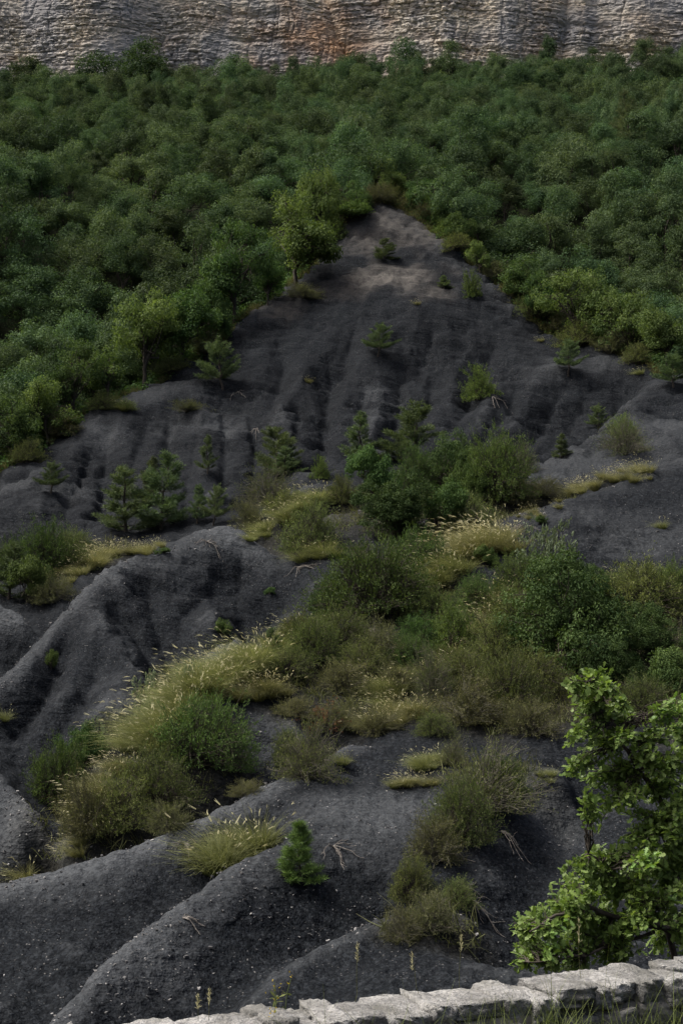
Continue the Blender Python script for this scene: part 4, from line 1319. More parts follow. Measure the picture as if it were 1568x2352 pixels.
# ------------------------------------------------------------------ shrubs
def shrubs():
    K = {}

    def proto(kind, i, mat, **kw):
        g, w = bush(700 + i, **kw)
        K.setdefault(kind, []).append((g.mesh(kind + '_leaves', [mat]), w.mesh(kind + '_stems', [M_STEM if kind in ('dry', 'wisp') else M_BARK])))
    for i in range(3):
        g, w = broadleaf(700 + i, rx=0.86, rz=0.62, zc=0.42, lobes=6, n_cl=110, per=125, leaf=0.058, cl=0.21, low=-0.5, limbs=40, trunk_r=0.03, fork=0.8)
        K.setdefault('leafy', []).append((g.mesh('leafy_leaves', [M_BUSH]), w.mesh('leafy_stems', [M_BARK])))
        if i < 2:
          g, w = broadleaf(760 + i, rx=0.86, rz=0.66, zc=0.44, lobes=9, n_cl=330, per=115, leaf=0.036, cl=0.135, low=-0.55, limbs=70, trunk_r=0.03, fork=0.8)
          K.setdefault('great', []).append((g.mesh('great_leaves', [M_DARKBUSH]), w.mesh('great_stems', [M_BARK])))
        proto('olive', 10 + i, M_OLIVE, n=14000, leaf=0.06, stems=150, fine=True, upright=0.6, lump=0.3, hollow=0.5)
        proto('broom', 20 + i, M_BUSH, n=17000, leaf=0.062, stems=190, fine=True, upright=0.4, lump=0.2, hollow=0.6)
    for i in range(2):
        proto('wisp', 30 + i, M_OLIVE, n=5200, leaf=0.055, stems=130, fine=True, upright=0.9, lump=0.5, hollow=0.25)
        proto('dry', 40 + i, M_DRY, n=12500, leaf=0.058, stems=120, fine=True, lump=0.5, flop=0.3)
        proto('silver', 50 + i, M_SILVER, n=2600, leaf=0.10, stems=40, lump=0.6, hollow=0.5)
        proto('lime', 60 + i, M_LIME, n=8000, leaf=0.07, stems=90, lump=0.4)
    proto('rust', 70, M_RUST, n=1500, leaf=0.07, stems=40, lump=0.6)
    # across, foot, width, height, kind, label
    R = [
        # bench in the middle
        (620, 1160, 115, 75, 'wisp', 'grey wispy shrub at the gully foot under the rounded pine'),
        (850, 1150, 110, 100, 'leafy', 'dark leafy bush at the left end of the bench under the cone'),
        (1030, 1130, 150, 115, 'great', 'dark green oak bush below the full round pine'),
        (960, 1130, 90, 85, 'broom', 'dense green bush between the full pine and the oak bush'),
        (1145, 1155, 135, 125, 'broom', 'rounded soft green bush at the right of the bench'),
        (1085, 1160, 90, 80, 'leafy', 'dark bush wedged between the oak bush and the soft round bush'),
        (905, 1240, 185, 120, 'great', 'wide bluish green bush at the front of the bench'),
        (1000, 1235, 120, 110, 'leafy', 'dark bush in the middle front of the bench'),
        (1075, 1225, 100, 70, 'olive', 'olive green bush right of the middle front of the bench'),
        (790, 1165, 60, 50, 'olive', 'small olive bush beside the bare knob on the bench'),
        (1190, 1165, 80, 50, 'dry', 'dry brownish shrub at the right end of the bench'),
        (1250, 1150, 70, 35, 'dry', 'low dry scrub above the crest of the right dome'),
        (705, 1275, 110, 100, 'olive', 'wispy olive shrub hanging over the little knob with roots'),
        (660, 1180, 90, 45, 'olive', 'low olive shrub at the head of the golden grass'),
        (580, 1215, 60, 60, 'dry', 'straw coloured shrub between the pine knoll and the knob'),
        # left hollow
        (95, 1330, 120, 100, 'broom', 'soft green bush in the left hollow behind the knoll'),
        (60, 1390, 110, 90, 'leafy', 'dark bush low in the left hollow'),
        (150, 1320, 90, 70, 'olive', 'olive bush on the bank left of the knoll crest'),
        (120, 1390, 90, 60, 'dry', 'brown scrub at the foot of the left hollow'),
        (10, 1330, 70, 70, 'broom', 'green bush at the left edge beside the dark pine'),
        (170, 1270, 70, 45, 'olive', 'small olive bush behind the pale grass on the knoll'),
        # along the grassy spur
        (955, 1325, 120, 85, 'broom', 'dark green bush with pale grass heads behind the golden strip'),
        (865, 1430, 220, 145, 'broom', 'large rounded bush on the grassy spur left of the golden strip'),
        (770, 1410, 90, 75, 'broom', 'bushy left flank of growth beside the large rounded bush'),
        (830, 1310, 70, 50, 'wisp', 'grey wispy shrub above the large rounded bush'),
        (1115, 1300, 50, 40, 'leafy', 'small green bush under the big arching grass clump'),
        (780, 1500, 130, 80, 'olive', 'olive scrub below the large rounded bush'),
        (860, 1530, 120, 80, 'dry', 'brown twiggy scrub in the dip below the rounded bush'),
        (720, 1530, 110, 80, 'olive', 'greenish scrub on the shaded side of the grassy spur'),
        (690, 1480, 90, 55, 'olive', 'olive bush at the crest left of the small spruce like pine'),
        (790, 1590, 100, 60, 'dry', 'low brown scrub above the bare black slope'),
        (960, 1490, 90, 60, 'broom', 'bluish green bush in the dip right of the dead twigs'),
        (1045, 1500, 95, 85, 'lime', 'bright yellow green shrub beside the pale grass on the right'),
        (1000, 1610, 85, 100, 'wisp', 'upright thin stemmed shrub in the middle of the slope'),
        (920, 1590, 90, 50, 'dry', 'dry scrub at the foot of the drooping grass'),
        (465, 1775, 180, 135, 'broom', 'big dark rounded bush under the golden grass crest'),
        (340, 1668, 60, 85, 'silver', 'pale leaved sapling left of the golden grass crest'),
        (430, 1600, 42, 62, 'silver', 'small pale leaved sapling behind the golden grass'),
        (190, 1775, 110, 90, 'leafy', 'dark green bush at the lower left behind the black knoll'),
        (120, 1850, 110, 110, 'broom', 'green bush at the left end of the grassy spur'),
        (215, 1720, 50, 50, 'silver', 'pale leafed bush top at the lower left'),
        (350, 1870, 150, 115, 'olive', 'olive brown bush on the lower end of the grassy spur'),
        (270, 1930, 140, 95, 'olive', 'reedy olive bush just above the front spur'),
        (200, 1935, 90, 110, 'dry', 'straw brown shrub in the gully above the front spur'),
        (390, 1910, 90, 60, 'dry', 'brown twiggy shrub behind the front spur crest'),
        # middle slope
        (700, 1795, 130, 110, 'wisp', 'grey green twiggy bush in the middle of the black slope'),
        (665, 1780, 70, 70, 'olive', 'olive bush leaning on the twiggy bush in the middle'),
        (745, 1690, 85, 50, 'rust', 'rust red dead leaves on a withered bush'),
        (790, 1680, 80, 50, 'dry', 'withered brown scrub beside the rust red bush'),
        (690, 1650, 90, 35, 'dry', 'low dry scrub above the rust red bush'),
        (860, 1690, 80, 50, 'dry', 'brown scrub right of the withered bush'),
        (1080, 1670, 150, 90, 'dry', 'wide grey brown shrub in the right middle'),
        (1170, 1640, 140, 110, 'olive', 'dull olive bush under the great dark bush'),
        (1000, 1690, 70, 45, 'olive', 'small olive bush above the yellow grass'),
        (1220, 1690, 110, 70, 'dry', 'brown scrub at the foot of the olive bush on the right'),
        (1040, 1760, 60, 55, 'wisp', 'thin wispy bush right of the yellow grass'),
        (560, 1830, 70, 35, 'dry', 'low dry twigs behind the front spur'),
        # right-hand thicket
        (1310, 1560, 330, 215, 'great', 'great dark green bush dominating the right side'),
        (1190, 1500, 150, 120, 'olive', 'olive bush on the left flank of the great dark bush'),
        (1250, 1345, 110, 110, 'silver', 'silvery bush standing tall against the black dome'),
        (1200, 1380, 120, 80, 'broom', 'green bush at the foot of the silvery one'),
        (1350, 1400, 150, 75, 'great', 'green bush behind the great dark bush'),
        (1430, 1390, 120, 62, 'olive', 'yellowish olive bush at the right behind the thicket'),
        (1490, 1420, 160, 95, 'olive', 'grey olive bush near the right edge under the dome'),
        (1550, 1400, 110, 80, 'broom', 'soft green bush cut by the right edge'),
        (1500, 1530, 150, 110, 'great', 'dark bush at the right edge of the thicket'),
        (1560, 1590, 130, 100, 'leafy', 'dark green bush low at the right edge'),
        (1420, 1600, 140, 90, 'great', 'shaded bush below the great dark bush'),
        (1230, 1600, 140, 90, 'olive', 'shaded olive scrub at the left foot of the great bush'),
        (1130, 1540, 110, 90, 'olive', 'olive scrub beside the bright yellow green shrub'),
        (1480, 1650, 120, 70, 'olive', 'olive scrub behind the near oak'),
        # right spur and slope
        (1430, 1005, 60, 45, 'lime', 'yellowish bush on the grey spur at the right'),
        (1440, 1050, 95, 70, 'wisp', 'grey twiggy shrub on the slope of the right spur'),
        (1205, 1095, 60, 65, 'wisp', 'gnarled bare twigged shrub at the tip of the grey spur'),
        (1240, 1205, 28, 18, 'leafy', 'tiny green bush alone on the black dome crest'),
        # front right
        (1115, 1885, 190, 120, 'wisp', 'large grey green twiggy shrub on the hump'),
        (1065, 1945, 125, 115, 'olive', 'olive shrub spilling down the left side of the hump'),
        (1145, 1850, 110, 85, 'broom', 'dark green middle of the shrub on the hump'),
        (1000, 1985, 110, 90, 'dry', 'straggly dry growth with pale roots under the hump shrub'),
        (940, 2080, 75, 85, 'olive', 'feathery olive shrub on the third front spur'),
        (985, 2150, 105, 75, 'dry', 'brown drooping shrub on the overhang with pale roots'),
        (925, 2165, 80, 60, 'dry', 'dry brown tangle hanging down the front spur'),
        (1050, 2085, 75, 50, 'olive', 'green tuft of shrub at the root spill'),
        # on the cone and knoll
        (510, 1460, 36, 30, 'leafy', 'small dark plant on the knoll face above the golden grass'),
        (618, 1372, 28, 20, 'leafy', 'tiny green plant at the right foot of the knoll'),
        (118, 1545, 36, 40, 'leafy', 'small green plant on the knoll near the left edge'),
        (375, 1275, 36, 12, 'leafy', 'low green plant on the knoll crest'),
        (1104, 920, 66, 62, 'lime', 'small green tree like bush on the right cone face'),
        (1185, 690, 70, 42, 'dry', 'pale olive broom bush on the right ridge'),
        (1240, 745, 90, 60, 'olive', 'olive scrub on the right ridge below the pale broom'),
        (1330, 800, 90, 50, 'olive', 'olive scrub under the yellow tiered oak'),
        (1085, 690, 40, 50, 'lime', 'thin yellow green sapling on the shoulder edge'),
        (700, 690, 80, 30, 'dry', 'dark dry scrub on the brown bank under the spreading oak'),
        (840, 480, 50, 40, 'dry', 'dry bush at the left of the apex top'),
        (905, 475, 70, 40, 'olive', 'olive bush on the very apex'),
        (965, 505, 60, 32, 'dry', 'pale dry bush on the right side of the apex'),
        (1005, 530, 50, 30, 'dry', 'straw bush where the apex drops to the right'),
        (735, 1100, 36, 40, 'lime', 'yellow green tuft shrub at the foot of the central gully'),
        (290, 945, 40, 22, 'olive', 'small olive shrub on the left ridge crest'),
        (430, 950, 70, 22, 'dry', 'flat dry scrub on the left part of the cone'),
        (1050, 590, 60, 32, 'olive', 'olive scrub on the right crest just below the shoulder of the apex'),
        (1020, 548, 55, 34, 'lime', 'yellow green bush on the right crest of the apex'),
        (1135, 650, 60, 34, 'dry', 'straw coloured scrub on the right ridge above the pale broom bush'),
        (870, 468, 60, 34, 'dry', 'grey dry scrub on the tip of the apex'),
        (940, 492, 60, 30, 'dry', 'tan dry scrub between the apex bushes'),
        (800, 505, 50, 40, 'olive', 'olive scrub on the left side of the apex tip'),
        (765, 560, 60, 50, 'lime', 'light green bush on the left flank of the apex'),
        (1280, 775, 60, 34, 'dry', 'straw scrub on the right ridge left of the yellow tiered oak'),
        (1400, 815, 70, 40, 'dry', 'dry scrub on the right ridge right of the yellow tiered oak'),
        (1465, 840, 60, 40, 'olive', 'olive scrub at the low saddle of the right ridge'),
        (395, 870, 70, 34, 'olive', 'olive scrub along the left ridge below the dense oak'),
        (240, 945, 70, 34, 'olive', 'low olive scrub along the left ridge below the rounded oak'),
        (150, 1005, 70, 40, 'dry', 'straw scrub along the left ridge near the left edge'),
        (470, 820, 60, 44, 'dry', 'straw scrub on the ridge behind the thin ragged pine'),
        (60, 1065, 70, 44, 'olive', 'olive scrub at the left foot of the ridge'),
        (900, 1390, 110, 70, 'broom', 'soft green bush in front of the golden strip'),
        (1000, 1440, 120, 70, 'olive', 'yellow olive bush right of the large rounded bush'),
        (1090, 1400, 80, 60, 'broom', 'green bush at the left of the pale plumed tussocks'),
        (660, 1560, 90, 60, 'olive', 'olive bush under the spur crest beside the drooping tussocks'),
        (830, 1560, 100, 70, 'olive', 'dull green bush left of the drooping golden tussocks'),
        (940, 1540, 90, 60, 'broom', 'green bush above the drooping golden tussocks'),
        (1060, 1580, 110, 70, 'olive', 'olive bush right of the upright thin stemmed shrub'),
    ]
    for i, (u, v, wv, hv, kind, lab) in enumerate(R):
        h = spot(u, v)
        ls, ss = K[kind][i % len(K[kind])]
        sx = 0.5 * wv * h.y / FV / 0.96
        sz = hv * h.y / FV / 0.95
        n = ground_normal(h.x, h.y)
        as_thing('shrub', (h.x, h.y + sx * 0.35, ground_z(h.x, h.y + sx * 0.35) - 0.04 * sz), [('leaves', ls), ('stems', ss)], lab, 'shrub', None, i * 1.3, (sx, sx, sz), (-n.y * 0.25, n.x * 0.25))


shrubs()


# ------------------------------------------------------------------ bunch grass
def grasses():
    gold, pale, plain = [], [], []
    for i in range(5):
        g, p = tussock(800 + i, 0.95, 0.24, 560, 20, (-0.38, -0.12), 0.6, 0.009)
        gold.append((g.mesh('gold_blades', [M_BLADE]), p.mesh('gold_plumes', [M_PLUME])))
        g, p = tussock(820 + i, 0.9, 0.24, 480, 30, (-0.36, -0.15), 0.6, 0.009)
        pale.append((g.mesh('pale_blades', [M_PALEBLADE]), p.mesh('pale_plumes', [M_PLUME])))
    for i in range(3):
        g, p = tussock(840 + i, 0.85, 0.2, 480, 9, (-0.22, -0.08), 0.55, 0.009)
        plain.append((g.mesh('plain_blades', [M_BLADE]), p.mesh('plain_plumes', [M_PLUME])))
    sets = {'gold': gold, 'pale': pale, 'plain': plain}
    rs = np.random.RandomState(88)

    def put(u, v, hv, kind, lab, grp, wf=1.0):
        h = spot(u, v)
        s = hv * h.y / FV / 0.85
        kk = 'plain' if kind == 'gold' and rs.rand() < 0.3 else kind
        bl, pl = sets[kk][rs.randint(len(sets[kk]))]
        n = ground_normal(h.x, h.y)
        as_thing('grass_tussock', (h.x, h.y, h.z), [('blades', bl), ('plumes', pl)], lab, 'grass', grp, rs.normal() * 0.7, (s * wf, s * wf, s), (-n.y * 0.3, n.x * 0.3))
    # belts of tussocks: line, count, spread, height, kind, label, group
    belts = [
        ([(1175, 1240), (1110, 1262), (1060, 1290)], 18, 26, 76, 'pale', 'arching pale grass tussock in the big clump atop the spur', 'tussocks of the big arching clump'),
        ([(1060, 1305), (1010, 1345), (965, 1385)], 16, 16, 64, 'gold', 'golden green tussock in the strip below the big arching clump', 'tussocks of the golden strip'),
        ([(740, 1440), (690, 1462), (640, 1480)], 10, 16, 46, 'gold', 'golden tussock on the crest right of the small spruce like pine', 'tussocks right of the small spruce'),
        ([(625, 1510), (560, 1540), (500, 1565), (455, 1595)], 26, 26, 84, 'gold', 'golden plumed tussock on the bright crest left of the small spruce', 'tussocks of the bright crest'),
        ([(640, 1590), (590, 1600), (540, 1610)], 9, 16, 60, 'pale', 'pale drooping tussock hanging below the bright crest', 'drooping tussocks below the bright crest'),
        ([(450, 1605), (400, 1655), (355, 1705), (320, 1735)], 24, 26, 80, 'gold', 'golden tussock on the crest around the big dark bush', 'tussocks around the big dark bush'),
        ([(290, 1765), (240, 1800), (190, 1850)], 11, 20, 58, 'pale', 'pale yellow tussock at the lower end of the grassy spur', 'tussocks at the lower end of the spur'),
        ([(260, 1850), (200, 1900), (170, 1945)], 8, 22, 52, 'pale', 'straw tussock among the olive bushes above the front spur', 'straw tussocks above the front spur'),
        ([(1200, 1355), (1150, 1400), (1110, 1440)], 12, 20, 52, 'pale', 'pale plumed tussock left of the green bush foot of the silvery one', 'tussocks left of the right thicket'),
        ([(1100, 1480), (1040, 1530), (985, 1540)], 8, 25, 46, 'pale', 'pale tussock around the bright yellow green shrub', 'tussocks around the yellow green shrub'),
        ([(960, 1560), (900, 1590), (855, 1610)], 12, 18, 52, 'gold', 'drooping golden tussock in the middle of the slope', 'drooping tussocks in the middle'),
        ([(970, 1640), (910, 1660), (850, 1680)], 11, 12, 52, 'pale', 'whitish tussock in the lower middle row', 'whitish tussocks of the lower middle'),
        ([(770, 1150), (700, 1170), (640, 1210), (570, 1250)], 16, 16, 46, 'gold', 'golden grass tussock on the band left of the bench bushes', 'tussocks of the band by the bench'),
        ([(375, 1262), (330, 1268), (290, 1272)], 10, 12, 34, 'pale', 'yellow green grass tussock on the crest of the left knoll', 'yellow tussocks on the knoll crest'),
        ([(270, 1275), (220, 1300), (170, 1330)], 9, 12, 48, 'pale', 'pale straw tussock on the left arm of the knoll', 'straw tussocks on the knoll arm'),
        ([(1490, 1080), (1430, 1100), (1370, 1118), (1310, 1140)], 17, 15, 34, 'pale', 'pale tussock on the crest of the right black dome', 'tussocks on the right dome crest'),
        ([(1300, 1150), (1240, 1175), (1200, 1190)], 8, 14, 28, 'pale', 'low golden tussock on the left end of the dome crest', 'low tussocks on the dome crest'),
        ([(770, 1360), (820, 1330), (760, 1400)], 6, 14, 34, 'pale', 'pale grass heads poking from the large rounded bush', 'grass at the large rounded bush'),
        ([(745, 1255), (765, 1270), (700, 1285)], 6, 10, 48, 'plain', 'golden tussock hanging on the right of the little knob', 'tussocks on the little knob'),
        ([(610, 1945), (560, 1965), (520, 1975), (490, 2000)], 9, 9, 118, 'plain', 'tall green gold tussock of the large stand on the front spur', 'tussocks of the stand on the front spur'),
        ([(1030, 1750), (990, 1760), (960, 1770)], 6, 10, 48, 'plain', 'yellow green tussock beside the wispy bush on the slope', 'yellow tussocks on the slope'),
        ([(990, 1800), (950, 1805), (930, 1800)], 5, 8, 44, 'pale', 'bent pale tussock just below the yellow green ones', 'bent pale tussocks on the slope'),
        ([(1240, 1790), (1280, 1780), (1260, 1800)], 4, 8, 30, 'plain', 'short yellow green tussock left of the near oak', 'short tussocks left of the near oak'),
        ([(1330, 1390), (1400, 1370), (1480, 1350), (1545, 1340)], 10, 14, 42, 'pale', 'pale tussock between the bushes near the right edge', 'tussocks at the right edge'),
    ]
    for line, n, spread, hv, kind, lab, grp in belts:
        L = np.array(line, float)
        seg = np.linspace(0, len(L) - 1, n)
        for t in seg:
            i = min(int(t), len(L) - 2)
            q = L[i] + (L[i + 1] - L[i]) * (t - i)
            put(q[0] + rs.normal() * spread * 0.7, q[1] + rs.normal() * spread * 0.5, hv * rs.uniform(0.5, 1.25), kind, lab, grp, rs.uniform(0.9, 1.3) if hv > 40 else rs.uniform(0.65, 1.0))
    for u, v, hv, kind, lab in [
        (55, 2018, 55, 'pale', 'straw tussock with pale heads behind the front spur at the left'),
        (10, 1655, 40, 'plain', 'yellow green tussock at the left edge of the knoll'),
        (785, 1755, 40, 'gold', 'golden tussock right of the twiggy bush in the middle'),
        (905, 1810, 34, 'plain', 'small yellow tussock left of the bent pale ones'),
        (1092, 1350, 32, 'plain', 'lone yellow tussock on the bare black strip'),
        (1520, 1215, 36, 'plain', 'lone dry tussock on the face of the right dome'),
        (1425, 995, 28, 'plain', 'yellow tussock atop the grey spur'),
        (708, 880, 16, 'pale', 'tiny pale tussock beside the upper central gully'),
        (1243, 785, 16, 'pale', 'tiny straw tussock on the right ridge crest'),
        (1470, 860, 24, 'gold', 'golden tussock on the ridge near the right edge'),
        (285, 945, 26, 'gold', 'small golden tussock on the left ridge crest'),
        (1060, 2075, 40, 'plain', 'green tussock over the pale root spill'),
        (960, 700, 16, 'pale', 'tiny straw tussock under the tan shoulder')]:
        put(u, v, hv, kind, lab, 'scattered single tussocks')

    # fringe of dry grass along the wood edge, and sparse herbs on the softer ground
    g = Geo()
    n = 5200
    a = rs.uniform(-0.26, 0.26, n)
    D = np.interp(a, _ra, _rl[:, 1]) + np.abs(rs.normal(size=n)) * 0.7 - 0.1
    keep = (fbm(a * 60, a * 0, 0, 2, 95) > -0.35)
    a, D = a[keep], D[keep]
    P0 = np.array([(x * d, d, ground_z(x * d, d) - 0.03) for x, d in zip(a, D)])
    P0 = np.repeat(P0, 5, 0) + rs.normal(size=(len(P0) * 5, 3)) * np.array([0.12, 0.12, 0.0])
    m = len(P0)
    g.ribbons(P0, norm(np.array([0, 0, 1.0]) + 0.45 * rs.normal(size=(m, 3))), np.array([[-0.2, -0.1, -0.2]]) + 0.2 * rs.normal(size=(m, 3)), rs.uniform(0.25, 0.6, m), 0.035, 2, np.clip(0.4 + 0.3 * rs.normal(size=m), 0, 1), 0.6)
    tag(obj('dry_grass', g.mesh('dry_grass', [M_PALEBLADE])), 'thin dry grass along the edge of the wood', None, None, 'stuff')

    g = Geo()
    idx = np.where((LITTER.ravel() * (GY.ravel() > 22) * (GY.ravel() < 72)) > 0.35)[0]
    wts = (GY.ravel()[idx]) ** 1.0
    ch = rs.choice(idx, 3600, p=wts / wts.sum())
    c0 = GV[ch]
    P0 = np.repeat(c0, 8, 0) + rs.normal(size=(len(c0) * 8, 3)) * np.array([0.12, 0.12, 0.0])
    m = len(P0)
    sz = np.repeat(rs.uniform(0.15, 0.55, len(c0)), 8) * rs.uniform(0.6, 1.2, m)
    g.ribbons(P0, norm(np.array([0, 0, 1.0]) + 0.6 * rs.normal(size=(m, 3))), np.array([[-0.2, -0.1, -0.25]]) + 0.25 * rs.normal(size=(m, 3)), sz, 0.02, 2, np.clip(np.repeat(0.35 + 0.3 * rs.normal(size=len(c0)), 8), 0, 1), 0.5)
    tag(obj('ground_cover', g.mesh('ground_cover', [M_OLIVE2])), 'sparse low herbs and dead grass between the bushes', None, None, 'stuff')


M_OLIVE2 = leaf_material('herb_blade', (0.042, 0.056, 0.022), (0.135, 0.150, 0.064), trans=0.2, obj_var=0.05, tip=(0.15, 0.135, 0.075))
grasses()

# ------------------------------------------------------------------ dead wood and roots
def dead_wood():
    rs = np.random.RandomState(33)

    def spill(u, v, sp, n, label, cat, r=0.008, down=0.6, name='root_spill'):
        """a bundle of bare roots or twigs fanning out from one point of the slope"""
        h = spot(u, v)
        g = Geo()
        S = sp * h.y / FV
        nn = ground_normal(h.x, h.y)
        dn = np.array([nn.x, nn.y, 0.0])
        dn = dn / (np.linalg.norm(dn) + 1e-6)
        for i in range(n):
            az = rs.normal() * 0.9
            ca, sa = math.cos(az), math.sin(az)
            d = np.array([dn[0] * ca - dn[1] * sa, dn[0] * sa + dn[1] * ca, 0])
            L = S * rs.uniform(0.5, 1.2)
            t = np.linspace(0, 1, 8)
            pts = np.zeros((8, 3))
            off = np.cumsum(rs.normal(size=(8, 3)) * 0.05 * L, 0)
            for k in range(8):
                q = d * L * t[k] + off[k] * t[k]
                z = ground_z(h.x + q[0], h.y + q[1])
                up = S * 0.30 * math.sin(math.pi * min(1, t[k] * 1.25)) * (1 - 0.5 * rs.rand()) if t[k] < 0.8 else 0.01
                pts[k] = (q[0], q[1], z - h.z + up * down + 0.012)
            g.tube(pts, np.linspace(r, r * 0.35, 8), 4)
            if rs.rand() < 0.7:
                k = rs.randint(2, 6)
                e = pts[k] + d * L * 0.25 + rs.normal(size=3) * 0.12 * L
                e[2] = max(e[2], ground_z(h.x + e[0], h.y + e[1]) - h.z + 0.01)
                g.tube(wobble(rs, pts[k], e, 4, 0.1), np.linspace(r * 0.5, r * 0.2, 4), 3)
        o = obj(name, g.mesh(name, [M_TWIG]), None, (h.x, h.y, h.z))
        tag(o, label, cat)

    for a in [
        (1050, 2052, 95, 16, 'pale bare roots fanning out over the third front spur', 'root'),
        (1010, 1955, 80, 10, 'pale roots hanging under the olive shrub of the hump', 'root'),
        (425, 1940, 50, 9, 'grey tangle of dead twigs on the front spur left of the tall grass', 'dead branch'),
        (765, 1945, 60, 8, 'bare roots right of the bright green young pine', 'root'),
        (475, 1245, 45, 8, 'dead branch lying on the knoll crest below the pines', 'dead branch'),
        (685, 1305, 55, 8, 'bare roots dangling under the little knob', 'root'),
        (1205, 1215, 55, 7, 'bleached fallen branch above the big arching grass clump', 'dead branch'),
        (845, 1450, 70, 9, 'dead grey twigs below the large rounded bush', 'dead branch'),
        (590, 985, 26, 5, 'thin bleached root in the gully right of the thin pine', 'root'),
        (420, 2110, 40, 6, 'few pale roots poking from the second front spur', 'root'),
        (540, 905, 55, 3, 'long bare root running right from the thin ragged pine', 'root'),
        (1130, 912, 40, 4, 'bare root beside the small green tree like bush', 'root'),
        (1150, 1910, 60, 4, 'long pale root trailing down the right side of the hump', 'root')]:
        D = spot(a[0], a[1]).y
        spill(*a, r=0.0055 + 0.00028 * D)


dead_wood()


# ------------------------------------------------------------------ loose stones on the marl
def loose_stones():
    rs = np.random.RandomState(44)
    m, nt = nodes_of('pale_stone_chip')
    b = NB(nt)
    col = b.mix(b.attr('tint'), (0.06, 0.06, 0.06), (0.30, 0.295, 0.285))
    p = b.n('ShaderNodeBsdfPrincipled')
    b.set(p.inputs['Base Color'], col)
    p.inputs['Roughness'].default_value = 0.8
    b.out(p.outputs[0])
    cube = np.array([[x, y, z] for x in (-1, 1) for y in (-1, 1) for z in (-1, 1)], float)
    F = np.array([[0, 1, 3, 2], [4, 6, 7, 5], [0, 4, 5, 1], [2, 3, 7, 6], [0, 2, 6, 4], [1, 5, 7, 3]])
    dens = fbm(GX / 1.6, GY / 1.6, 0, 3, 97) + 0.9 * CREST
    ok = (GY > 20) & (GY < 62) & (np.abs(GA) < 0.27) & (WOOD < .1) & (dens > 0.12)
    idx = np.where(ok.ravel())[0]
    w = (0.25 + np.clip(dens.ravel()[idx], 0, 1.5)) ** 2 * GY.ravel()[idx] ** 0.6
    ch = rs.choice(idx, 7000, p=w / w.sum())
    n = len(ch)
    c = GV[ch] + rs.normal(size=(n, 3)) * np.array([0.05, 0.05, 0.0])
    s = (0.008 + 0.020 * rs.rand(n) ** 4) * (0.8 + GV[ch][:, 1] / 80)
    v = cube[None] * s[:, None, None] * rs.uniform(0.5, 1.3, (n, 1, 3)) * np.array([1, 1, 0.6]) * rs.uniform(0.35, 1.25, (n, 8, 1))
    th = rs.rand(n) * 6.28
    ct, st = np.cos(th)[:, None], np.sin(th)[:, None]
    v = np.stack([v[..., 0] * ct - v[..., 1] * st, v[..., 0] * st + v[..., 1] * ct, v[..., 2] + 0.25 * v[..., 0]], -1) + c[:, None, :]
    q = (np.arange(n) * 8)[:, None, None] + F[None]
    me = make_mesh('loose_stones', v.reshape(-1, 3), [q.reshape(-1, 4)], [m], False, attrs={'tint': np.repeat(np.clip(rs.rand(n) ** 2.4, 0, 1), 8)})
    tag(obj('loose_stones', me), 'loose pale stone chips scattered on the black marl', None, None, 'stuff')


loose_stones()


# ------------------------------------------------------------------ roadside wall of rough limestone
def rough_block(seed, n=3):
    """a rounded broken stone: subdivided cube pushed about by noise (unit size)"""
    rs = np.random.RandomState(seed)
    t = np.linspace(-1, 1, n + 1)
    V, F, key = [], [], {}

    def vid(p):
        k = tuple(np.round(p, 4))
        if k not in key:
            key[k] = len(V)
            V.append(p)
        return key[k]
    for ax in range(3):
        for sgn in (-1, 1):
            for i in range(n):
                for j in range(n):
                    cs = []
                    for (a, c) in ((i, j), (i + 1, j), (i + 1, j + 1), (i, j + 1)):
                        p = [0, 0, 0]
                        p[ax] = sgn
                        p[(ax + 1) % 3] = t[a]
                        p[(ax + 2) % 3] = t[c]
                        cs.append(vid(np.array(p, float)))
                    F.append(cs if sgn > 0 else cs[::-1])
    V = np.array(V)
    r = np.linalg.norm(V, axis=1, keepdims=True)
    V = V * (0.80 + 0.20 / r * 1.15)
    V += 0.13 * np.stack([pnoise(V[:, 0] * 1.2, V[:, 1] * 1.2, V[:, 2] * 1.2, seed % 60 + k) for k in range(3)], 1)
    V += 0.13 * np.stack([pnoise(V[:, 0] * 3, V[:, 1] * 3, V[:, 2] * 3, seed % 60 + k + 5) for k in range(3)], 1)
    V += 0.022 * rs.normal(size=V.shape)
    return V * 0.5, np.array(F)


